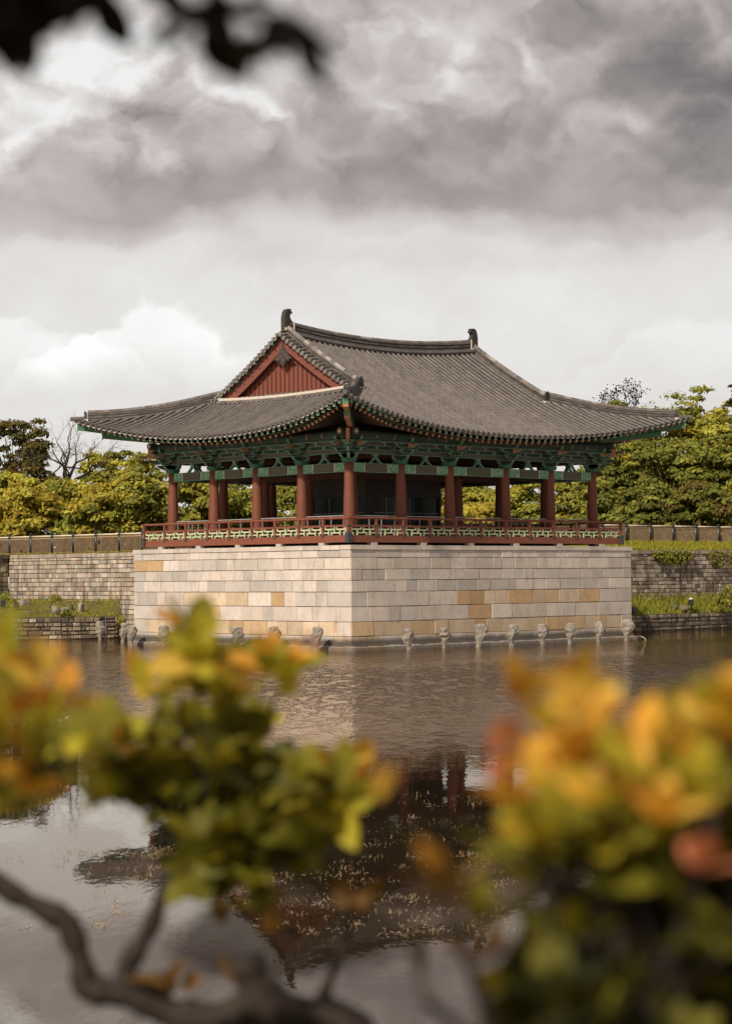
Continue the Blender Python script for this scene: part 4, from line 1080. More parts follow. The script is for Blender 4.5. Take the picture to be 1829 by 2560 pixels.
# submerged footing ledge in front of the left bank wall
def strip(name, front, back, zf, zb, m):
    b = MB(); n = len(front); K = 5
    for (f, k_) in zip(front, back):
        for j in range(K + 1): t = j / K; b.v.append((f[0] + (k_[0] - f[0]) * t, f[1] + (k_[1] - f[1]) * t, zf + (zb - zf) * (t ** 0.8) + 0.05 * math.sin(f[0] * 2 + j)))
    for i in range(n - 1):
        for j in range(K): b.face((i * (K + 1) + j, (i + 1) * (K + 1) + j, (i + 1) * (K + 1) + j + 1, i * (K + 1) + j + 1))
    return kind(b.build(name, m, None, True), 'structure')
LF_ = [(-12, 31.6), (-4, 28.1), (0.7, 26.0), (3.0, 24.9), (4.9, 24.2), (5.9, 24.2), (6.8, 24.8)]
LB_ = [(-12, 35.1), (-4, 35.1), (2.0, 35.1), (5.0, 35.1), (6.8, 33.0), (6.8, 29), (6.8, 25.0)]
strip("grass_terrace", LF_, LB_, 1.12, 1.95, M_GROUND)
RF_ = [(18.1, 8.35), (24, 8.5), (30, 8.65), (37, 9.35), (44, 10.05), (66, 10.25)]; RB_ = [(x, 10.97) for x, y in RF_]
strip("grass_terrace", RF_, RB_, 0.88, 1.55, M_GROUND)


def blades(name, pts, hts, cols, wd=0.02, lean=0.35, seg=True):
    P = np.array(pts); n = len(P); h = np.array(hts)[:, None]; a = rng.uniform(0, 6.283, n); w_ = np.stack([np.cos(a), np.sin(a), np.zeros(n)], 1) * wd * rng.uniform(0.6, 1.4, (n, 1))
    l = rng.normal(0, lean, (n, 3)) * h; l[:, 2] = 0; up = np.array((0, 0, 1.0)) * h
    V = np.concatenate([P - w_, P + w_, P + w_ * .7 + up * .6 + l * .4, P - w_ * .7 + up * .6 + l * .4, P + up + l], 0)
    i = np.arange(n); F = np.concatenate([np.stack([i, i + n, i + 2 * n, i + 3 * n], 1), np.stack([i + 3 * n, i + 2 * n, i + 4 * n, i + 4 * n], 1)], 0)
    C = np.tile(np.array(cols), (2, 1))
    F2 = np.stack([i + 3 * n, i + 2 * n, i + 4 * n], 1)
    tri = np.concatenate([np.stack([i, i + n, i + 2 * n], 1), np.stack([i, i + 2 * n, i + 3 * n], 1), F2], 0)
    return kind(np_mesh(name, V, tri, np.tile(np.array(cols), (3, 1)), M_GRASS), 'stuff')
def gcol(n, a=(0.155, 0.145, 0.022), b=(0.085, 0.105, 0.018)):
    t = rng.uniform(0, 1, (n, 1)); k = rng.uniform(0.7, 1.25, (n, 1)); return (np.array(a) * t + np.array(b) * (1 - t)) * k
def terr(front, back, zf, zb, n, tf=None):
    out = []; hs = []
    F_ = np.array(front, float); B_ = np.array(back, float); d = np.r_[0, np.cumsum(np.linalg.norm(np.diff(F_, axis=0), axis=1))]
    for _ in range(n):
        s = random.uniform(0, d[-1]); t = random.random() if tf is None else tf()
        f = np.array([np.interp(s, d, F_[:, 0]), np.interp(s, d, F_[:, 1])]); k_ = np.array([np.interp(s, d, B_[:, 0]), np.interp(s, d, B_[:, 1])])
        p = f + (k_ - f) * t; out.append((p[0], p[1], zf + (zb - zf) * t ** 0.8 - 0.02)); hs.append(t)
    return out, np.array(hs)
p, t = terr(LF_, LB_, 1.12, 1.95, 11000); tall = rng.random(len(t)) ** 2
blades("grass", p, 0.06 + 0.06 * rng.random(len(t)) + 0.5 * np.clip(t - 0.45, 0, 1) * tall, gcol(len(t), (0.40, 0.31, 0.04), (0.20, 0.22, 0.03)), 0.022)
p, t = terr(RF_, RB_, 0.88, 1.55, 11000); tall = rng.random(len(t))
blades("grass", p, 0.12 + 0.15 * rng.random(len(t)) + 0.75 * np.clip(t - 0.1, 0, 1) * tall, gcol(len(t), (0.30, 0.27, 0.035), (0.17, 0.20, 0.03)), 0.024)
p = [(x, y, zg(x, y)) for x, y in zip(rng.uniform(17.5, 50, 12000), rng.uniform(11.05, 14.6, 12000))]
blades("grass", p, rng.uniform(0.08, 0.22, 12000), gcol(12000, (0.34, 0.29, 0.035), (0.22, 0.23, 0.03)), 0.022)
p = [(x, y, 4.44) for x, y in zip(rng.uniform(7.0, 8.6, 5000), rng.uniform(14.8, 37, 5000))]
blades("grass", p, rng.uniform(0.05, 0.16, 5000), gcol(5000, (0.30, 0.22, 0.03), (0.16, 0.15, 0.02)), 0.022)


# ------------------------------------------------------------------ stone posts in the water
def noise3(p, s): return math.sin(p[0] * s + 1.3) * math.cos(p[1] * s * 1.3 + .4) + 0.6 * math.sin(p[2] * s * 1.7 + p[0] * s * .7)
def stone_post(x, y, label, sc=1.0):
    r0 = random.uniform(0, 9); b = MB(); n = 14; zs = [-0.35, 0.0, 0.10, 0.19, 0.28, 0.38, 0.50, 0.62, 0.74, 0.85, 0.93, 0.97]; rs = [0.11, 0.095, 0.09, 0.10, 0.135, 0.185, 0.23, 0.25, 0.24, 0.215, 0.175, 0.09]
    rs = [q * random.uniform(.9, 1.12) for q in rs]; bz, ba, bw = random.uniform(.45, .72), random.uniform(.08, .16), random.uniform(-.6, .6)
    hz = random.uniform(0.93, 1.06) * sc; lx, ly = random.uniform(-.03, .05), random.uniform(-.05, .03); k0 = 0
    for z, r in zip(zs, rs):
        for j in range(n):
            a = 2 * math.pi * j / n; q = (math.cos(a) + r0, math.sin(a) + r0 * 1.7, z * 3)
            rr = r * (1 + (0.20 * noise3(q, 1.4) + 0.13 * noise3(q, 4.1)) * (1 if z > 0.3 else 0.4)) * random.uniform(0.87, 1.13)
            bulge = ba * math.exp(-((z - bz) / 0.2) ** 2)
            b.v.append((x + math.cos(a) * rr + (lx * 2 + bulge * (0.75 + bw * .3)) * max(0, z), y + math.sin(a) * rr + (ly * 2 - bulge * (0.65 - bw * .3)) * max(0, z), z * hz))
    for i in range(len(zs) - 1):
        for j in range(n): b.face((i * n + j, i * n + (j + 1) % n, (i + 1) * n + (j + 1) % n, (i + 1) * n + j), 0, jit((0.245, 0.215, 0.18), 0.18))
    b.face([(len(zs) - 1) * n + j for j in range(n)], 0, (0.40, 0.37, 0.33))
    b.c = [(0.35, 0.32, 0.28) if i >= n * (len(zs) - 2) else c for i, c in enumerate(b.c)]
    o = b.build("stone_post", M_BOULDER, None, False, (x, y, 0)); return tag(o, label, "stone post", "stone posts standing in the water along the platform")
def onw(px, ax, v): q = on(px, 1600, ax, v); return q[0], q[1]
LP = [(788, "pale rough stone post by the sunlit face, nearest the platform corner"), (684, "pale rough stone post by the sunlit face, second from the platform corner"),
      (590, "stone post by the sunlit face just above the leaves, third from the platform corner"), (500, "stone post beside the tall blurred leaf, fourth from the platform corner on the sunlit face"),
      (411, "stone post left of the tall blurred leaf at the sunlit face"), (327, "round headed stone post at the left end of the sunlit face")]
for px, lb in LP: stone_post(*onw(px, 0, -0.95), lb)
q = at(250, 1601, 107.5); stone_post(q[0], q[1], "stone post standing alone before the low rubble bank wall"); q = at(307, 1606, 103.5); stone_post(q[0], q[1], "stone post half hidden behind the one at the left platform end")
RPL = [1021, 1110, 1195, 1277, 1356, 1423, 1494, 1565]
for i, px in enumerate(RPL):
    stone_post(*onw(px, 1, -0.95), ["mossy stone post by the shaded face, nearest the platform corner", "mossy stone post by the shaded face, second from the platform corner", "mossy stone post by the shaded face, third from the platform corner",
               "mossy stone post by the shaded face, fourth from the platform corner", "mossy stone post by the shaded face, fifth from the platform corner", "mossy stone post by the shaded face, third from its right end",
               "mossy stone post by the shaded face, second from its right end", "mossy stone post at the right end of the shaded face"][i], 0.98)


def rock(c, dims, label, col=(0.25, 0.215, 0.175), seed=0, name="rock", sharp=0.25):
    rd = np.random.default_rng(seed); import bmesh
    v = rd.normal(size=(26, 3)); v /= np.linalg.norm(v, axis=1)[:, None]; v = np.sign(v) * np.abs(v) ** 0.75 * rd.uniform(.82, 1.05 + sharp * .3, (26, 1)) * np.array(dims) / 2 + (0, 0, dims[2] * .33)
    bm = bmesh.new()
    for q in v: bm.verts.new(q)
    h = bmesh.ops.convex_hull(bm, input=bm.verts); bmesh.ops.delete(bm, geom=[g for g in h['geom_interior'] if isinstance(g, bmesh.types.BMVert)], context='VERTS')
    bmesh.ops.bevel(bm, geom=bm.edges[:], offset=min(dims) * .06, segments=1, affect='EDGES')
    b = MB(); bm.verts.ensure_lookup_table(); bm.verts.index_update(); b.v = [tuple(np.array(q.co) + c) for q in bm.verts]
    for f in bm.faces: b.face([q.index for q in f.verts], 0, jit(col, 0.10))
    bm.free(); o = b.build(name, M_BOULDER, None, False, tuple(c)); return tag(o, label, "rock")
def lter(px, py):
    d = 108.5 + (1544 - py) / 44 * 9.5; q = at(px, py, d); return np.array((q[0], q[1], q[2]))
rock(lter(60, 1516), (0.75, 0.6, 0.5), "knobbly pale rock behind the black lamp box on the left terrace", seed=3, sharp=0.5)
rock(lter(71, 1534), (0.62, 0.5, 0.14), "flat grey slab lying in the grass on the left terrace", seed=5)
rock(lter(140, 1536), (0.55, 0.5, 0.6), "square grey rock in the middle of the left terrace", seed=7)
rock(lter(164, 1533), (0.55, 0.5, 0.4), "lower rock leaning against the square grey rock", (0.30, 0.24, 0.18), seed=8)
rock(lter(203, 1530), (0.52, 0.35, 0.62), "upright pale pointed rock at the right of the left terrace", (0.40, 0.37, 0.33), seed=9, sharp=0.15)
rock(lter(178, 1526), (0.24, 0.2, 0.5), "narrow dark standing stone behind the pointed rock", (0.12, 0.10, 0.09), seed=10)
def flood(c, label, white=False):
    t = thing("floodlight", label, "floodlight", tuple(c)); c = np.array(c); b = MB()
    b.box(c + (0, 0, 0.10), (0.05, 0.05, 0.25)); b.box(c + (0, 0, 0.0), (0.2, 0.2, 0.04)); b.build("stand", M_LAMP, t)
    b = MB(); ax = np.array((-0.69, -0.72, 0.1)); sdv = np.array((0.72, -0.69, 0))
    b.box(c + (0, 0, 0.36), (0.24, 0.28, 0.34), 0, (1, 1, 1), sdv, (0.69, 0.72, 0)); b.build("housing", M_LAMP, t)
    if white: b = MB(); b.tube([c + (0, 0, 0.50), c + (0, 0, 0.57), c + (0, 0, 0.62)], [0.15, 0.12, 0.05], 10); b.build("cap", M_MORTAR, t)
flood(lter(41, 1531), "black box floodlight on the left terrace before the knobbly rock"); flood(lter(8, 1526), "black floodlight at the very left of the terrace")
def rter(px, py, d): return at(px, py, d)
for px, py, lb in ((1621, 1524, "small white capped floodlight in the grass nearer the platform, right terrace"), (1727, 1522, "small white capped floodlight right of the dark rocks, right terrace")): q = rter(px, py, 119.5); flood((q[0], q[1], 1.15), lb, True)
q = rter(1682, 1530, 119); rock(np.array((q[0], q[1], 1.05)), (0.62, 0.5, 0.5), "dark rock left of its pair on the right terrace", (0.13, 0.105, 0.085), seed=12)
q = rter(1709, 1532, 119); rock(np.array((q[0], q[1], 1.05)), (0.55, 0.45, 0.42), "brown rock right of its pair on the right terrace", (0.20, 0.15, 0.11), seed=13)
q = rter(1583, 1532, 114.5); rock(np.array((q[0], q[1], 1.0)), (0.40, 0.4, 0.45), "dark rock at the platform corner on the right terrace", (0.10, 0.09, 0.08), seed=14)
b = MB(); q = np.array(lter(264, 1541)); q2 = np.array((at(266, 1594, 108.6)))
b.tube([q + (0, 0, .08), q + (-0.08, -0.10, 0.10), (q + q2) / 2 + (-.15, -.2, 0.1), q2 + (-.15, -.2, -.3)], 0.035, 8); M_HOSE = simple("blue_grey_hose", (0.05, 0.06, 0.09), 0.2, 4, 0.5)
tag(b.build("drain_hose", M_HOSE, None, True), "dark blue hose hanging over the end of the low rubble bank wall", "hose")
b = MB(); c = on(1578, 1603, 1, -0.75); b.tube([(c[0] + 0.85 * t, c[1] - 0.2 * t, 0.02 + 0.16 * math.sin(math.pi * t) + (0.0 if t < 1 else -0.1)) for t in np.linspace(0, 1, 12)], 0.03, 8)
tag(b.build("drain_pipe", M_MORTAR, None, True), "pale bent pipe arching into the water at the right platform end", "pipe")


# ------------------------------------------------------------------ fences
def fence(label, pxs, ax, v, zb, zt, zr, dirv, seed):
    pts = []
    for px in pxs: q = on(px, 1350, ax, v); pts.append(np.array((q[0], q[1], 0.0)))
    t = thing("metal_fence", label, "fence", (*pts[0][:2], zb)); Z = np.array((0, 0, 1.0)); rd = random.Random(seed)
    for p in pts:
        b = MB(); b.tube([p + Z * (zb - 0.15), p + Z * (zt - 0.05)], 0.085, 12); b.tube([p + Z * (zt - 0.05), p + Z * (zt - 0.01), p + Z * zt], [0.10, 0.095, 0.05], 12); b.tube([p + Z * (zr - 0.05), p + Z * (zr + 0.05)], 0.098, 12)
        b.build("post", M_POST, t, True)
    for p, q in zip(pts, pts[1:]):
        L = np.linalg.norm(q - p); A = (q - p) / L; b = MB(); b.tube([p + A * .07 + Z * zr, q - A * .07 + Z * zr], 0.038, 8); b.build("top_rail", M_FRAIL, t, True)
        b = MB(); n = int(L / 0.098)
        b.bar(p + Z * (zr - 0.13), q + Z * (zr - 0.13), 0.03, 0.03, 0); b.bar(p + Z * (zb + 0.10), q + Z * (zb + 0.10), 0.03, 0.03, 0)
        for i in range(1, n): b.tube([p + A * L * i / n + Z * (zb + 0.03), p + A * L * i / n + Z * (zr - 0.04)], 0.0115, 5, 0)
        b.build("picket_panel", M_PICKET, t)
    return t
fence("black post fence with tan pickets left of the pavilion above the pale wall", [-90, -32, 25, 77.5, 131, 184, 240.5, 299, 357, 418, 482], 0, 7.75, 4.44, 5.66, 5.46, 0, 1)
fence("black post fence with tan pickets right of the pavilion above the grass strip", [1380, 1443, 1504, 1564.6, 1624.7, 1681.4, 1739, 1795.7, 1852, 1905], 1, 14.2, 4.95, 6.10, 5.93, 0, 2)
# brown undergrowth hedge behind the fences
def hedge(label, xy0, xy1, z0, h, n, cols, wd=1.0):
    a = np.array(xy0); b_ = np.array(xy1); t = rng.random(n)[:, None]; P = a + (b_ - a) * t; P = np.c_[P + rng.normal(0, wd / 2, (n, 2)), z0 + h * rng.random(n) ** 0.8]
    return P


# ------------------------------------------------------------------ trees
def leaf_quads(P, Nrm, size, cols):
    n = len(P); r = rng.normal(size=(n, 3)); T = np.cross(Nrm, r); T /= np.linalg.norm(T, axis=1)[:, None] + 1e-9; B = np.cross(Nrm, T)
    s = size[:, None] if hasattr(size, '__len__') else size
    V = np.concatenate([P - T * s * .62, P - B * s * .36 + Nrm * s * .08, P + T * s * .62, P + B * s * .36 + Nrm * s * .08], 0); i = np.arange(n)
    return V, np.stack([i, i + n, i + 2 * n, i + 3 * n], 1), cols
YG = np.array((0.395, 0.365, 0.058)); GR = np.array((0.225, 0.230, 0.042)); DG = np.array((0.085, 0.085, 0.02)); OR = np.array((0.43, 0.345, 0.050)); OL = np.array((0.150, 0.112, 0.030))


def tree(px, top_py, wpx, d, label, cols, name="tree", crown_lo=0.28, nclump=70, nleaf=110, lsize=0.26, gap=0.0, group="trees behind the fences", flat=0.5, trunk_r=0.2, seed=0, bark=M_BARK, depthk=0.8, ground=4.5, clumpr=None, lean=0.0):
    rd = np.random.default_rng(seed * 7 + 3); base = at(px, 1400, d); top = at(px, top_py, d)[2]; base = np.array((base[0], base[1], ground)); H = top - ground; W_ = wpx * d / FPX
    t = thing(name, label, "tree", tuple(base), group)
    side = np.array((RGT[0], RGT[1], 0)); side /= np.linalg.norm(side); dep = np.array((FWD[0], FWD[1], 0)); dep /= np.linalg.norm(dep)
    zc = ground + H * (crown_lo + 1) / 2; hz = H * (1 - crown_lo) / 2
    cen = []; rad = []
    lob = [(rd.normal(0, .42), rd.normal(0, .36), rd.uniform(-.75, .55), rd.uniform(.42, .66)) for _ in range(11)] + [(0, 0, .45, .5), (.5, 0, -.4, .5), (-.5, 0, -.4, .5)]
    while len(cen) < nclump:
        l = lob[rd.integers(len(lob))]; v = rd.normal(size=3); v /= np.linalg.norm(v); v[2] = v[2] if v[2] > -0.5 else -v[2] * .4
        u = np.array(l[:3]) + v * l[3] * rd.uniform(0.55, 1.05); r_ = (u[0] ** 4 + u[1] ** 4) ** .25
        lim = math.sqrt(max(0.05, 1 - max(0, u[2]) ** 2.2)) if u[2] < 1 else 0.2
        if r_ > lim: u[:2] *= lim / r_ * rd.uniform(.85, 1.0)
        u[2] = max(-1, min(1, u[2]))
        cen.append(base * (1, 1, 0) + side * u[0] * W_ / 2 + dep * u[1] * W_ / 2 * depthk + np.array((0, 0, zc + u[2] * hz * 0.93))); rad.append(rd.uniform(0.6, 1.25) * (clumpr or 0.42 + W_ * 0.075))
    Ps, Ns, Cs, Ss = [], [], [], []
    cols = [np.array(c) for c in cols]
    for c, r in zip(cen, rad):
        n = max(10, int(nleaf * rd.uniform(.6, 1.3))); v = rd.normal(size=(n, 3)); v /= np.linalg.norm(v, axis=1)[:, None]; v[:, 2] = np.where(v[:, 2] < -0.25, -v[:, 2] * 0.6, v[:, 2])
        q = v * (r * rd.uniform(0.35, 1.12, (n, 1))) * (1, 1, flat); Ps.append(c + q)
        nn = v * (1, 1, 1.3) + rd.normal(0, .45, (n, 3)) + (-.25, -.12, .45); Ns.append(nn / np.linalg.norm(nn, axis=1)[:, None])
        base_c = cols[rd.integers(len(cols))] * rd.uniform(.82, 1.18); Cs.append(base_c * rd.uniform(.72, 1.28, (n, 1)) * (1 + rd.normal(0, .05, (n, 3)))); Ss.append(lsize * rd.uniform(.6, 1.35, n))
    V, F, C = leaf_quads(np.concatenate(Ps), np.concatenate(Ns), np.concatenate(Ss), np.concatenate(Cs))
    np_mesh("crown", V, F, np.clip(C, 0.004, 1), M_LEAF, t)
    b = MB(); fork = base + (0, 0, H * crown_lo * 1.1 + 0.3); b.tube([base - (0, 0, .4), base + (0, 0, .3), (base + fork) / 2 + side * rd.normal(0, .1), fork], [trunk_r * 1.3, trunk_r, trunk_r * .85, trunk_r * .75], 9)
    for c in [cen[i] for i in rd.choice(len(cen), min(len(cen), 26), replace=False)]:
        m1 = fork + (c - fork) * .35 + rd.normal(0, .12 * W_ / 4, 3) + (0, 0, .1 * H); m2 = fork + (c - fork) * .7 + rd.normal(0, .1 * W_ / 4, 3)
        b.tube([fork - (0, 0, .2), m1, m2, c], [trunk_r * .5, trunk_r * .32, trunk_r * .18, trunk_r * .06], 6)
    b.build("trunk", bark, t, True)
    return t


TL = [  # left of the pavilion: far dark trees, then the yellow front row
    (28, 1036, 120, 160, "tall dark olive tree at the far left edge of the skyline", [OL, DG, OL * .8], 5),
    (98, 1038, 70, 155, "narrow dark tree between the tall left tree and the bare tree", [OL, DG], 6),
    (-10, 1170, 150, 140, "yellow green bush tree under the dark trees at the left edge", [YG, GR, YG], 7),
    (290, 1095, 75, 165, "small round dark green tree under the left roof corner", [GR, DG], 8),
    (255, 1120, 80, 150, "light yellow green tree right of the bare tree", [YG, YG * 1.1, GR], 9),
    (345, 1112, 110, 148, "bright yellow green tree just left of the left pavilion brackets", [YG * 1.15, YG, GR], 10),
    (60, 1200, 150, 133, "golden low spreading tree behind the left fence posts", [OR, OR * .8, YG], 11),
    (170, 1188, 150, 136, "olive yellow spreading tree under the bare tree", [YG, OR * .85, GR], 12),
    (262, 1200, 140, 131, "yellow green spreading tree with dark forked trunk behind the left fence", [YG, GR, OR * .8], 13),
    (375, 1165, 150, 132, "green tree left of the leftmost pavilion column", [GR, YG * .9, GR], 14),
    (480, 1192, 150, 134, "green tree seen between the first two left columns", [GR, YG * .85, GR * .9], 15),
    (590, 1192, 150, 136, "green tree seen in the second bay of the left side", [GR, GR, YG * .85], 16),
    (720, 1192, 150, 138, "green tree seen in the third bay of the left side", [GR, YG * .8], 17),
    (860, 1192, 170, 140, "tree behind the display room and the front corner column", [GR, DG], 18),
    (1030, 1192, 170, 140, "tree behind the right half of the display room", [YG, GR], 19),
    (1185, 1250, 120, 130, "golden low tree seen in the third bay of the right side", [OR, OR * .9, YG], 20),
    (1200, 1196, 130, 145, "pale yellow green tree behind the golden low tree", [YG, GR, YG], 21),
    (1320, 1188, 150, 140, "yellow green tree seen in the fourth bay of the right side", [YG * .9, GR, YG], 22),
    (1420, 1176, 130, 138, "bright green tree seen in the last bay of the right side", [GR, YG * .85, GR], 23)]
for px, ty, wp, d, lb, cl, sd_ in TL:
    far = d > 152
    tree(px, ty, wp * (1.1 if far else 1.4), d, lb, cl, "olive_tree" if far else "maple_tree", 0.30 if far else 0.0, 70 if far else 125, 110 if far else 120, 0.24, flat=0.62, seed=sd_, bark=M_DBARK if far else M_BARK, trunk_r=0.16)
GRR = np.array((0.150, 0.158, 0.030))
TR = [
    (1545, 1000, 170, 150, "rounded tree rising just above the right hip ridge", [GRR, GR, GR], 31),
    (1640, 985, 190, 152, "tall tree with golden top right of the roof corner", [YG, YG, GR], 32),
    (1735, 962, 190, 150, "tallest green tree behind the right roof corner", [YG * .9, GR, GR], 33),
    (1835, 978, 190, 147, "bright topped tree at the right edge of the skyline", [YG, YG * .9, GR], 34),
    (1560, 1090, 180, 140, "dense green tree right of the last column under the eave", [GRR, YG * .8, GRR], 35),
    (1680, 1075, 210, 139, "broad dark green tree below the right roof corner", [GRR, GRR, GR], 36),
    (1800, 1080, 210, 138, "broad yellow green tree at the right edge behind the fence", [GRR, GR, GR], 37),
    (1490, 1180, 110, 134, "low green tree beside the last right column", [GRR, GRR, YG * .8], 38),
    (1620, 1195, 160, 133, "low dark green tree behind the right fence", [GRR, DG, GR], 39),
    (1740, 1200, 170, 133, "low olive tree behind the right fence posts", [GRR, OL, GRR], 40),
    (1850, 1195, 160, 133, "low green tree at the right frame edge behind the fence", [GRR, YG * .8], 41)]
for px, ty, wp, d, lb, cl, sd_ in TR:
    tree(px, ty, wp * 1.15, d, lb, cl, "zelkova_tree", 0.0, 150, 125, 0.25, seed=sd_, trunk_r=0.26, flat=0.52)


def branching(b, p, dirv, L, r, depth, rd, spread=0.55, leafs=None, crook=0.22, up=0.12):
    n = 4; pts = [np.array(p)]; rs = [r]; dv = np.array(dirv, float)
    for i in range(n):
        dv = dv + rd.normal(0, crook, 3) + (0, 0, up * .4); dv /= np.linalg.norm(dv); pts.append(pts[-1] + dv * L / n); rs.append(r * (1 - .42 * (i + 1) / n))
    b.tube(pts, rs, 7 if r > .05 else 4, 0, cap=depth == 0)
    if depth == 0:
        if leafs is not None: leafs.append(pts[-1])
        return
    for k in range(3 if depth > 1 else 3):
        i = n if k == 0 else rd.integers(2, n + 1); nd = dv + rd.normal(0, spread, 3) + (0, 0, up); nd /= np.linalg.norm(nd)
        branching(b, pts[i], nd, L * rd.uniform(.62, .82), rs[i] * (.8 if k == 0 else .62), depth - 1, rd, spread, leafs, crook, up)
rd = np.random.default_rng(77); q = at(160, 1400, 146); q = np.array((q[0], q[1], 4.5)); t = thing("bare_tree", "leafless dark tree with crooked twigs against the sky under the left roof corner", "tree", tuple(q))
b = MB(); b.tube([q - (0, 0, .4), q + (0, 0, 2.6), q + (0.1, 0, 4.9)], [0.26, 0.2, 0.17], 8); b.build("trunk", M_DBARK, t, True)
b = MB(); sv = np.array((RGT[0], RGT[1], 0))
for a_, L in ((-.9, 1.7), (-.15, 1.9), (.35, 2.0), (.95, 1.8), (.1, 1.6)): branching(b, q + (0.1, 0, 4.7), sv * a_ + np.array((0, 0, 1.0)), L * 1.12, 0.15, 4, rd, 0.6)
b.build("branches", M_DBARK, t)
rd = np.random.default_rng(78); q = at(1570, 1400, 168); q = np.array((q[0], q[1], 4.5)); t = thing("twiggy_tree", "sparse dark twiggy tree top rising above the right hip ridge", "tree", tuple(q))
b = MB(); tp = at(1568, 1040, 168)[2]; b.tube([q, (q[0], q[1], tp)], [0.3, 0.12], 8); b.build("trunk", M_DBARK, t, True)
b = MB(); lf = []
for a_ in (-.8, -.3, .2, .75): branching(b, (q[0], q[1], tp - 0.3), sv * a_ + np.array((0, 0, .8)), 1.25, 0.07, 3, rd, 0.5, lf)
b.build("branches", M_DBARK, t)
lf = np.array(lf); k = 5; P = np.repeat(lf, k, 0) + rng.normal(0, .14, (len(lf) * k, 3)); N_ = rng.normal(size=P.shape); N_ /= np.linalg.norm(N_, axis=1)[:, None]
V, F, C = leaf_quads(P, N_, np.full(len(P), .17), np.tile(np.array((0.03, 0.026, 0.015)), (len(P), 1))); np_mesh("leaves", V, F, C, M_LEAF, t)
tree(1850, 925, 60, 142, "dark pine tip poking in at the right frame edge above the trees", [DG * .5, DG * .6], "pine_tree", 0.72, 26, 90, 0.2, seed=55, bark=M_DBARK, trunk_r=0.15)

# low undergrowth behind both fences, ivy and small wall plants
def shrub(px0, px1, py0, py1, d, label, cols, n, name="shrub", lsize=0.16, cat="shrub", thick=0.6, plane=None, stem=True):
    P = []
    for _ in range(n):
        a, c_ = rng.random(2); px = px0 + (px1 - px0) * a; arch = 1 - abs(2 * a - 1) ** 2.2 * 0.6
        py = py1 + (py0 - py1) * c_ * arch
        q = on(px, py, *plane) if plane else at(px, py, d + rng.normal(0, thick / 2)); P.append(q)
    P = np.array(P); cx = at((px0 + px1) / 2, py1, d) if not plane else on((px0 + px1) / 2, py1, *plane)
    if plane: N0 = np.zeros(3); N0[plane[0]] = -1; P = P + N0 * rng.uniform(0.03, .28, (n, 1))
    N_ = rng.normal(size=P.shape) + np.array((-.5, -.5, .7)); N_ /= np.linalg.norm(N_, axis=1)[:, None]
    C = np.array([cols[i] for i in rng.integers(0, len(cols), n)]) * rng.uniform(.7, 1.3, (n, 1))
    t = thing(name, label, cat, tuple(cx)); V, F, C = leaf_quads(P, N_, lsize * rng.uniform(.6, 1.3, n), C); np_mesh("leaves", V, F, C, M_LEAF, t)
    b = MB()
    for i in range(9): p_ = P[rng.integers(n)]; b.tube([np.array(cx) - (0, 0, .05), (np.array(cx) + p_) / 2 + (0, 0, .05), p_], [0.02, .014, .006], 5)
    b.build("stems", M_BARK, t)
shrub(150, 178, 1523, 1543, 109.5, "small dark green shrub before the rocks on the left terrace", [DG, GR], 260, lsize=.12)
shrub(112, 165, 1486, 1530, 115.5, "weedy green bush behind the square grey rock", [GR, YG * .8], 420, lsize=.13)
shrub(-6, 34, 1478, 1530, 116, "tall green weeds at the left end of the terrace", [GR, GR * 1.2], 420, lsize=.14)
shrub(293, 312, 1538, 1562, 110.5, "small plant growing from the wall foot beside the platform", [GR, YG], 160, lsize=.12)
shrub(1630, 1722, 1414, 1379, 120, "dark green ivy hanging from the wall top on the right", [GR, DG, GR * 1.2, YG * .8], 900, "ivy", .14, "ivy", plane=(1, 10.96))
shrub(1762, 1834, 1420, 1380, 120, "thin yellowish ivy at the right edge of the wall top", [YG * .8, OL, GR], 300, "ivy", .13, "ivy", plane=(1, 10.96))
shrub(1790, 1850, 1465, 1520, 121, "bushy green shrub at the right end of the terrace", [GR, DG, YG * .8], 600, lsize=.16)
UG = [np.array((.05, .034, .018)), np.array((.075, .05, .022)), OL * .5, np.array((.035, .025, .014))]
def under(label, A_, B_, z0, h, n):
    P = hedge("", A_, B_, z0, h, n, None, 1.2); N_ = rng.normal(size=P.shape) + (-.6, -.6, .5); N_ /= np.linalg.norm(N_, axis=1)[:, None]
    C = np.array([UG[i] for i in rng.integers(0, 4, n)]) * rng.uniform(.6, 1.3, (n, 1)); V, F, C = leaf_quads(P, N_, .2 * rng.uniform(.6, 1.4, n), C)
    o = np_mesh("undergrowth", V, F, C, M_LEAF); kind(o, 'stuff')
under("", (9.4, 15), (9.4, 60), 4.45, 1.05, 9000); under("", (17, 16.0), (60, 16.0), 4.95, 1.0, 9000)

# ------------------------------------------------------------------ islet
ic = at(-115, 1800, 38.8); ic = np.array((ic[0], ic[1], 0)); b = MB(); n = 28
sv = np.array((RGT[0], RGT[1], 0)); sv /= np.linalg.norm(sv); dv = np.array((FWD[0], FWD[1], 0)); dv /= np.linalg.norm(dv)
def ipt(a, r, z): return ic + sv * math.cos(a) * 2.12 * r + dv * math.sin(a) * 2.6 * r + np.array((0, 0, z))
rings = [(1.0, .60), (.93, .78), (.75, .92), (.4, 1.02), (.05, 1.05)]
for r, z in rings:
    for j in range(n): b.v.append(tuple(ipt(2 * math.pi * j / n, r, z + random.uniform(-.02, .02))))
for i in range(len(rings) - 1):
    for j in range(n): b.face((i * n + j, i * n + (j + 1) % n, (i + 1) * n + (j + 1) % n, (i + 1) * n + j))
kind(b.build("islet", M_GROUND, None, True), 'structure')
b = MB(); t = thing("rubble_edge", "rough rubble stone edge round the grassy islet at the left", "stone edge", tuple(ic)); P_ = [ipt(2 * math.pi * j / n, 1.02, 0) for j in range(n + 1)]
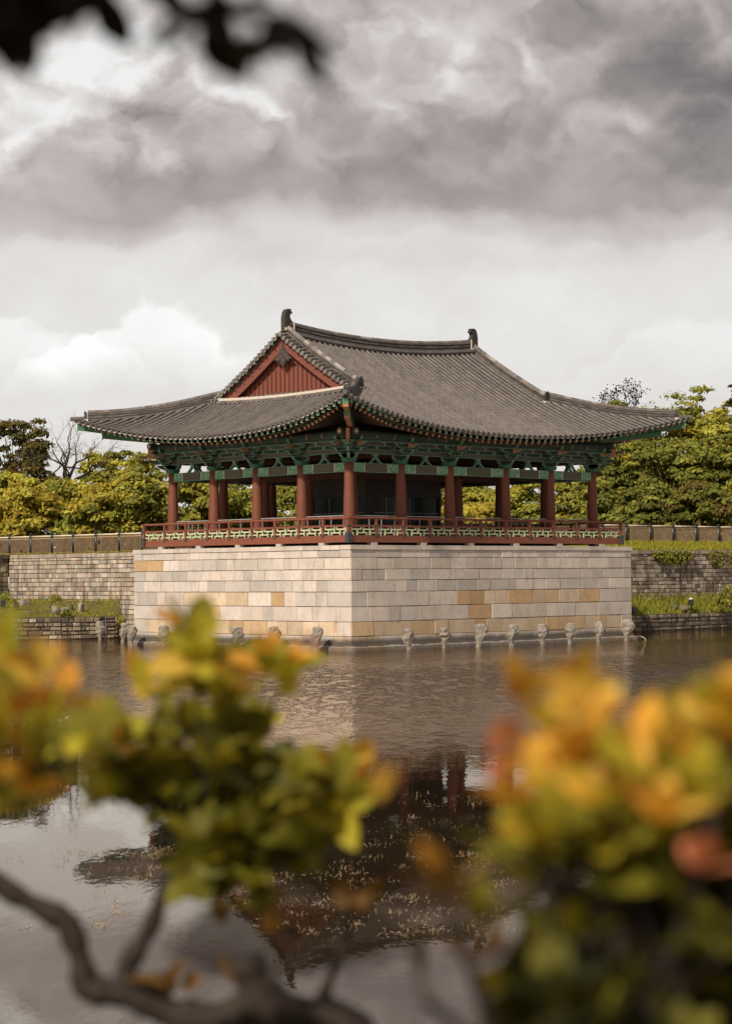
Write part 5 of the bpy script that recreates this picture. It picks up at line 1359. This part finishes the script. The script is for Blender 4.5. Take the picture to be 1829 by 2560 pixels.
for j in range(n):
    p, q = P_[j + 1], P_[j]; L = np.linalg.norm(q - p); A = (q - p) / L; N = np.cross(A, (0, 0, 1.0)); blockwall(b, p, A, N, L, [(-.2, .08), (.08, .26), (.26, .44), (.44, .66)], (.18, .4), pick(DARKS + OLD[:3]), gap=.03, cham=.025, proud=.06, drop=.04, seed=j)
b.build("stones", M_DARKRUB, t)
b = MB(); 
for j in range(n): b.v.append(tuple(ipt(2 * math.pi * j / n, .985, -.5)))
for j in range(n): b.v.append(tuple(ipt(2 * math.pi * j / n, .985, .62)))
for j in range(n): b.face((j, (j + 1) % n, n + (j + 1) % n, n + j))
b.build("core", M_JOINT, t)
pp = []
for _ in range(5000):
    a = random.uniform(0, 6.283); r = math.sqrt(random.random()); z = np.interp(r, [.05, .4, .75, .93, 1.0], [1.05, 1.02, .92, .78, .60]); pp.append(ipt(a, r, z - .01))
blades("grass", pp, rng.uniform(.05, .16, len(pp)), gcol(len(pp), (0.34, 0.22, 0.05), (0.20, 0.17, 0.03)), .008)

# ------------------------------------------------------------------ pond weed: stems, and floating scraps coloured pale for sky glints
def clusters(cs, nper):
    out = []
    for (x, y, sx, sy) in cs:
        for _ in range(nper): out.append((random.gauss(x, sx), random.gauss(y, sy)))
    return out
wc = []
for _ in range(120): wc.append((random.uniform(600, 1330), random.uniform(1975, 2340), random.uniform(10, 45), random.uniform(2, 8)))
for _ in range(26): wc.append((random.uniform(0, 700), random.uniform(2110, 2330), random.uniform(8, 26), random.uniform(2, 6)))
for _ in range(16): wc.append((random.uniform(180, 420), random.uniform(2120, 2180), random.uniform(8, 40), random.uniform(2, 6)))
V, F, C = [], [], []
def addtri(a, b_, c_, d_, col): k = len(V); V.extend([a, b_, c_, d_]); F.append((k, k + 1, k + 2, k + 3)); C.append(col)
for i, (px, py) in enumerate(clusters(wc, 24)):
    w_ = np.array(wpt(px, py)); h = random.uniform(.010, .045); a = random.uniform(0, 6.28); s = np.array((math.cos(a), math.sin(a), 0)) * .0020
    if i % 2 == 0:
        l = np.array((random.gauss(0, .02), random.gauss(0, .02), h)); addtri(w_ - s, w_ + s, w_ + l + s, w_ + l - s, jit((.30, .21, .11), .3))
        if random.random() < .12: addtri(w_ + l - s, w_ + l + s, w_ + l * .8 + s * 9 + s, w_ + l * .8 + s * 9 - s, (.38, .28, .17))
    else:
        L = np.array((math.cos(a), math.sin(a), 0)) * random.uniform(.004, .018); T = np.array((-L[1], L[0], 0)) * random.uniform(.15, .6); z = np.array((0, 0, .004))
        addtri(w_ - L + z, w_ - T + z * 1.6, w_ + L + z, w_ + T + z * 1.3, jit((.62, .53, .41), .3))  # pale colour stands in for glints of sky on the scraps
kind(np_mesh("pond_weed", np.array(V), np.array(F), np.array(C), stone_mat("weed_and_glints", speck=.2)), 'stuff')

# ================================================================== this shore: bank, shrubs and the overhanging tree
def bank_z(s, d): return 1.5 if d < 0.8 else max(-0.6, 1.5 - (d - 0.8) * 0.42)
b = MB(); ds = [-40, -15, -6, -2, 0.8, 1.8, 3, 4.2, 6]; ss_ = [-40, -15, -6, -3, -1, 0, 1, 3, 6, 15, 40]
for s in ss_:
    for d in ds: q = CAM * (1, 1, 0) + sv * s + dv * d; b.v.append((q[0], q[1], bank_z(s, d) + 0.05 * math.sin(s * 3 + d * 2)))
for i in range(len(ss_) - 1):
    for j in range(len(ds) - 1): k = i * len(ds) + j; b.face((k, k + len(ds), k + len(ds) + 1, k + 1))
kind(b.build("shore_bank", M_GROUND, None, True), 'structure')

TT = np.array([0, .18, .42, .66, .86, 1.0]); WW = np.array([.03, .19, .30, .29, .17, .012])
def shrub_leaves(name, items, parent, m=M_SHRUB):
    "items: base point, direction, facing, length, colour"
    n = len(items); P = np.array([i[0] for i in items]); D = np.array([i[1] for i in items]); U_ = np.array([i[2] for i in items]); L = np.array([i[3] for i in items])[:, None]; C = np.array([i[4] for i in items])
    D /= np.linalg.norm(D, axis=1)[:, None]; S_ = np.cross(D, U_); S_ /= np.linalg.norm(S_, axis=1)[:, None] + 1e-9; U_ = np.cross(S_, D)
    vs = []; curl = rng.uniform(.02, .3, (n, 1)); fold = rng.uniform(.1, .35, (n, 1))
    for t_, w_ in zip(TT, WW):
        mid = P + D * L * t_ - U_ * L * curl * t_ ** 2
        vs += [mid - S_ * L * w_ + U_ * L * w_ * fold, mid, mid + S_ * L * w_ + U_ * L * w_ * fold]
    V = np.concatenate(vs, 0); i = np.arange(n); F = []
    for k in range(5):
        for e in (0, 1): a = (3 * k + e) * n; F.append(np.stack([i + a, i + a + n, i + a + 4 * n, i + a + 3 * n], 1))
    return np_mesh(name, V, np.concatenate(F, 0), np.tile(C, (10, 1)), m, parent, smooth=True)
ORA = [np.array((.74, .42, .06)), np.array((.74, .49, .08)), np.array((.70, .34, .05))]; BRN = [np.array((.16, .09, .03)), np.array((.22, .12, .035))]; LGR = [np.array((.34, .30, .028)), np.array((.42, .35, .03)), np.array((.26, .245, .025))]; DGR = [np.array((.11, .11, .014)), np.array((.15, .14, .017)), np.array((.20, .18, .02))]; SHADE_L = [np.array((.030, .034, .009)), np.array((.045, .046, .011)), np.array((.06, .056, .012))]; PINK = [np.array((.60, .22, .12))]
def rosette(c, axis, k, L, pal, rd, spread=(.5, 1.25)):
    axis = np.array(axis, float); axis /= np.linalg.norm(axis); x = np.cross(axis, (0.3, 0.5, 0.8)); x /= np.linalg.norm(x); y = np.cross(axis, x); out = []; a0 = rd.uniform(0, 6.28)
    for i in range(k):
        a = a0 + i * 2.4; s = rd.uniform(*spread); d = axis * math.cos(s) + (x * math.cos(a) + y * math.sin(a)) * math.sin(s)
        col = pal[rd.integers(len(pal))] * rd.uniform(.75, 1.2); out.append((np.array(c) + d * .004, d, axis + rd.normal(0, .25, 3), L * rd.uniform(.7, 1.15), np.clip(col, .004, .95)))
    return out
DS = PW / 1624.0
def D_(x, y, d): return at(x * DS, y * DS, d)      # position given on the 1624 px wide view of the photo
upx = np.array((0, 0, 1.0)); tocam = -np.array(FWD)
def inside(poly, x, y):
    r = False; n = len(poly)
    for i in range(n):
        x1, y1 = poly[i]; x2, y2 = poly[i - 1]
        if (y1 > y) != (y2 > y) and x < (x2 - x1) * (y - y1) / (y2 - y1) + x1: r = not r
    return r
def fill(poly, n, d, dj, L, palf, rd, k=(4, 8)):
    xs = [p[0] for p in poly]; ys = [p[1] for p in poly]; out = []; pts = []
    while len(pts) < n:
        x, y = rd.uniform(min(xs), max(xs)), rd.uniform(min(ys), max(ys))
        if inside(poly, x, y):
            c = D_(x, y, d + rd.uniform(-dj, dj)); pts.append(c)
            ax = upx * 1.0 + rd.normal(0, .5, 3) + tocam * .15; out += rosette(c, ax, rd.integers(*k), L, palf(x, y), rd)
    return out, pts
def sprigs(lst, d, L, rd):
    out = []
    for (x, y, kind_, k) in lst:
        pal = {'o': ORA, 'g': LGR, 'd': DGR, 'm': ORA + LGR, 'p': PINK, 'b': BRN}[kind_]
        out += rosette(D_(x, y, d + rd.uniform(-.12, .12)), upx + rd.normal(0, .35, 3) + tocam * .35, k, L, pal, rd, (.25, 1.2))
    return out
def branch(b, pts, d, r, n=9):
    P = np.array([D_(x, y, d + (q[2] if len(q) > 2 else 0)) for q in pts for x, y in [q[:2]]]); s = np.arange(len(P)); f = np.linspace(0, len(P) - 1, len(P) * 4)
    Q = np.stack([np.interp(f, s, P[:, k]) for k in range(3)], 1); Q[1:-1] = (Q[:-2] + Q[1:-1] * 2 + Q[2:]) / 4
    rr = np.interp(f, s, r) * (1 + .13 * np.sin(f * 4.3) + .06 * np.sin(f * 9.1 + 1)); b.tube(list(Q), list(rr), n)

rd = np.random.default_rng(5)
# --- shrub with the crooked branch, left of centre
dA = 2.45; root = D_(900, 2560, 2.5)
A_ = thing("flowering_shrub", "blurred shrub with a crooked bare branch and orange tipped leaves left of centre", "shrub", (root[0], root[1], 1.2))
polyA = [(395, 1530), (440, 1450), (520, 1480), (600, 1440), (690, 1490), (690, 1590), (640, 1640), (650, 1700), (700, 1760), (800, 1730), (780, 1880), (690, 1900), (660, 1980), (560, 2020), (470, 1960), (400, 1930), (330, 1850), (300, 1790), (200, 1720), (190, 1620), (290, 1640), (330, 1600)]
core = [(400, 1640), (520, 1560), (640, 1640), (650, 1700), (690, 1780), (700, 1880), (620, 1970), (540, 2000), (440, 1930), (380, 1840), (330, 1740)]
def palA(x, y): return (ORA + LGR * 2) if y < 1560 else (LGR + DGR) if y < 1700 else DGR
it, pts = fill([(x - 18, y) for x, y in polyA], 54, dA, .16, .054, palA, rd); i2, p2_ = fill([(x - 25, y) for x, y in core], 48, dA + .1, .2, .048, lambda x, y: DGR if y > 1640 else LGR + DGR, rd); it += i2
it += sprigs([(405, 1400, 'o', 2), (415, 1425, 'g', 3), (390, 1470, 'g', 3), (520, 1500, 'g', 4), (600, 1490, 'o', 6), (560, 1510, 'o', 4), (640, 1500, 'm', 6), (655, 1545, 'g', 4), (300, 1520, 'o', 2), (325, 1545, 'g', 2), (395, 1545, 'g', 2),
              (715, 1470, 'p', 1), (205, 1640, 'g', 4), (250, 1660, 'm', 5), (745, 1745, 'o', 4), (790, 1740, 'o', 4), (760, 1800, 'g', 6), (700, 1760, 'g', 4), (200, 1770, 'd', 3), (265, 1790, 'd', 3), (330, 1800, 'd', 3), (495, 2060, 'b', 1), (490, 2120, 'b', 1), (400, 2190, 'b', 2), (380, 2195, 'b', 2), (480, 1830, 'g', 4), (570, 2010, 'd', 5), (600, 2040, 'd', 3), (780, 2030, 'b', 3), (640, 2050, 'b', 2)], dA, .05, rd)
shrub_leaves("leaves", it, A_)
b = MB()
branch(b, [(-120, 1900), (-40, 1935), (30, 1985), (100, 2020), (150, 2045), (170, 2100), (185, 2150), (185, 2190), (240, 2205), (310, 2215), (380, 2250), (450, 2270), (560, 2250), (700, 2260), (800, 2310), (880, 2480)], dA, [.012, .0125, .0125, .013, .0165, .0135, .014, .018, .015, .0165, .020, .023, .027, .030, .030, .03])
branch(b, [(290, 2215), (278, 2150), (300, 2115), (335, 2060), (352, 2010), (375, 1965), (405, 1925), (440, 1870), (480, 1800), (520, 1700)], dA, [.013, .0135, .012, .0105, .010, .0105, .008, .006, .005, .003])
branch(b, [(620, 2270), (560, 2180), (540, 2120), (560, 2230)], dA, [.028, .024, .019, .015]); branch(b, [(430, 1900), (520, 1880), (620, 1850), (740, 1800)], dA, [.006, .005, .004, .003]); branch(b, [(430, 1890), (360, 1800), (260, 1720)], dA, [.006, .004, .003])
branch(b, [(700, 2260), (730, 2180), (770, 2080), (780, 2030)], dA, [.012, .007, .004, .003])
for p in pts[::2]: q = D_(470, 1900, dA); b.tube([q + (p - q) * .2, q + (p - q) * .6 + rd.normal(0, .01, 3), p], [.004, .003, .0015], 5)
b.tube([D_(880, 2470, dA), (root[0], root[1], 1.9), (root[0], root[1], 0.9)], [.03, .04, .05], 9)
b.build("branches", M_TWIG, A_, True)

# --- shrub at the left edge, joined to an unseen leaf mass added to block sun
rd = np.random.default_rng(6); dB = 1.9; rootB = CAM + sv * -1.3 + dv * 1.2
B_ = thing("flowering_shrub", "blurred orange and green shrub cut off by the left frame edge", "shrub", (rootB[0], rootB[1], 1.3))
polyB = [(-150, 1380), (20, 1400), (60, 1480), (130, 1480), (110, 1560), (170, 1580), (165, 1680), (120, 1720), (80, 1800), (0, 1820), (-150, 1900)]
it, ptsB = fill([(x - 45, y) for x, y in polyB], 26, dB, .2, .043, lambda x, y: ORA + LGR if y < 1600 else (LGR + DGR + ORA[:1]) if y < 1740 else LGR + DGR, rd)
it += sprigs([(110, 1490, 'o', 4), (60, 1530, 'm', 4), (130, 1570, 'o', 4), (90, 1600, 'o', 4), (60, 1770, 'o', 4), (20, 1660, 'g', 5), (120, 1650, 'g', 5), (20, 1450, 'g', 4), (150, 1720, 'd', 3)], dB, .045, rd)
big = []
for _ in range(900):      # unseen leaf mass behind the camera, added to shade the lower shrubs
    v = rd.normal(size=3); v /= np.linalg.norm(v); c = CAM * (1, 1, 0) + sv * (-1.9 + v[0] * 1.5) + dv * (-1.5 + v[1] * 1.05) + np.array((0, 0, 3.85 + v[2] * 1.35)); big += rosette(c, upx + v, 7, .085, LGR + DGR, rd)
shrub_leaves("leaves", it + big, B_)
b = MB(); r0 = np.array((rootB[0], rootB[1], 1.2))
for p in ptsB[::2]: b.tube([r0, r0 + (p - r0) * .5 + rd.normal(0, .03, 3), p], [.014, .008, .002], 6)
for _ in range(14): p = CAM * (1, 1, 0) + sv * (-2.4 + rd.normal(0, .6)) + dv * (-1.1 + rd.normal(0, .8)) + np.array((0, 0, 3.2)); q = CAM * (1, 1, 0) + sv * -2.3 + dv * -.9 + np.array((0, 0, 1.3)); b.tube([q, (p + q) / 2 + rd.normal(0, .08, 3), p], [.03, .018, .006], 6)  # stems of the added leaf mass
b.build("branches", M_TWIG, B_, True)

# --- big near shrub on the right
rd = np.random.default_rng(7); dC = 1.45; rootC = CAM + sv * .45 + dv * 1.6
C_ = thing("flowering_shrub", "large blurred orange and dark green shrub filling the lower right corner", "shrub", (rootC[0], rootC[1], 1.3))
polyC = [(1150, 1560), (1210, 1520), (1280, 1450), (1340, 1450), (1370, 1540), (1480, 1520), (1560, 1490), (1700, 1470), (1750, 2400), (1020, 2400), (1060, 2160), (1160, 2060), (1200, 1960), (1130, 1880), (1110, 1780), (1170, 1720), (1220, 1640)]
coreC = [(1300, 1750), (1420, 1640), (1700, 1620), (1750, 2400), (1100, 2400), (1180, 2150), (1250, 2000), (1230, 1850)]
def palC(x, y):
    y -= 40; return (ORA * 3 + LGR[:2]) if y < 1720 - max(0, x - 1350) * .45 else (LGR + ORA[:1]) if y < 1850 - max(0, x - 1350) * .2 else (DGR + LGR[2:]) if y < 1960 else DGR + SHADE_L  # darkest leaves low down: shade put into the leaf colour
it, ptsC = fill([(x + 25, y + 85) for x, y in polyC], 175, dC, .14, .035, palC, rd); i2, _p = fill(coreC, 135, dC + .12, .16, .038, lambda x, y: SHADE_L if y > 1900 else DGR if y > 1760 else LGR + DGR, rd); it += i2  # core leaves darkened downward by colour, standing in for shade
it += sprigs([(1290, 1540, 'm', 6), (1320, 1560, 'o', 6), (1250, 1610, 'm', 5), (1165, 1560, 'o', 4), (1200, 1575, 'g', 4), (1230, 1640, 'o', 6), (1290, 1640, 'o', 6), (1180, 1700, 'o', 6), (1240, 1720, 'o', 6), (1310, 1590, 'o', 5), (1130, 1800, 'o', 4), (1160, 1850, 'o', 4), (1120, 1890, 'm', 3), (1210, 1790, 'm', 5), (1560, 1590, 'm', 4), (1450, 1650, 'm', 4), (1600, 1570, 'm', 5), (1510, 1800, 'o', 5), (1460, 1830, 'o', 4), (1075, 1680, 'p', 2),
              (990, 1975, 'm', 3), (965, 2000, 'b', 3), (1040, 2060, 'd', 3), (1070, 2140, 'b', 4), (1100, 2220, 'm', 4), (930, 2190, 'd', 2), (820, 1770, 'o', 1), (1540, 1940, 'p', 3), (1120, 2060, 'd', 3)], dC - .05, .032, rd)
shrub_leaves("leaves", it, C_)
b = MB(); r0 = np.array((rootC[0], rootC[1], 1.2)); hub = D_(1420, 2350, dC)
b.tube([r0, (r0 + hub) / 2 + (.03, 0, 0), hub], [.035, .028, .02], 8)
for p in ptsC[::2]: b.tube([hub, hub + (p - hub) * .5 + rd.normal(0, .02, 3), p], [.010, .006, .002], 6)
branch(b, [(1150, 2400), (1010, 2275), (950, 2225), (930, 2190)], dC, [.006, .004, .003, .002]); branch(b, [(1150, 2400), (1040, 2150), (990, 1980)], dC, [.006, .004, .002])
b.build("branches", M_TWIG, C_, True)

# --- overhanging tree: trunk behind the camera, dark leaves hanging into the top of the picture
rd = np.random.default_rng(9); dT = 1.25; tb = CAM * (1, 1, 0) + sv * 2.6 + dv * -2.0
T_ = thing("overhanging_tree", "dark out of focus leaves of an overhanging tree in the top left corner", "tree", (tb[0], tb[1], 1.5))
it = []
BL_ = [np.array((.010, .008, .006)), np.array((.014, .011, .007))]  # near-black tones put the silhouette's shade into the leaf colour
for (x, y, k) in ((30, 5, 6), (10, 30, 5), (70, -30, 6), (-40, 10, 8), (150, -60, 6), (215, -50, 4), (390, -25, 4), (430, -10, 3), (450, 25, 3), (500, 5, 3), (560, 60, 2), (640, 10, 3), (670, 30, 2), (600, 10, 2)):
    it += rosette(D_(x, y, dT + rd.uniform(-.05, .1)), -upx + rd.normal(0, .4, 3), k, .040, BL_, rd, (.3, 1.3))
for _ in range(36): it += rosette(D_(rd.uniform(-250, 420), rd.uniform(-420, -130), dT + rd.uniform(-.2, .5)), -upx + rd.normal(0, .5, 3), 6, .06, BL_, rd)
for _ in range(190): it += rosette(CAM * (1, 1, 0) + sv * (-1.27 + rd.normal(0, .13)) + dv * (-.10 + rd.normal(0, .13)) + np.array((0, 0, 4.5 + rd.normal(0, .10))), -upx + rd.normal(0, .5, 3), 6, .05, BL_, rd)  # unseen leaf clump added to keep sun off the hanging leaves
for _ in range(1100):
    v = rd.normal(size=3); v /= np.linalg.norm(v); v *= rd.uniform(.6, 1)
    c = CAM * (1, 1, 0) + sv * (2.9 + v[0] * 2.6) + dv * (-1.8 + v[1] * 2.0) + np.array((0, 0, 7.4 + v[2] * 1.3)); it += rosette(c, upx + v, 7, .12, DGR, rd)
shrub_leaves("leaves", it, T_)
b = MB(); tb = np.array((tb[0], tb[1], 1.3)); f = tb + np.array((.1, .1, 5.6)); b.tube([tb - (0, 0, .3), tb + (0, 0, 1.5), f], [.3, .24, .2], 10)
e = D_(250, -330, dT); b.tube([f, CAM + sv * .6 + dv * -.6 + np.array((0, 0, 2.6)), CAM + sv * -1.3 + dv * -.1 + np.array((0, 0, 1.45)), e, D_(420, -120, dT), D_(500, 20, dT), D_(600, 45, dT)], [.12, .05, .025, .012, .007, .005, .003], 8)
b.tube([e, D_(120, -120, dT), D_(30, 20, dT)], [.012, .008, .004], 6)
for _ in range(16): p = f + np.array((rd.normal(0, 1.4), rd.normal(0, 1.4), 1.8)); b.tube([f, (f + p) / 2 + rd.normal(0, .2, 3), p], [.09, .05, .015], 6)
b.build("trunk", M_DBARK, T_, True)
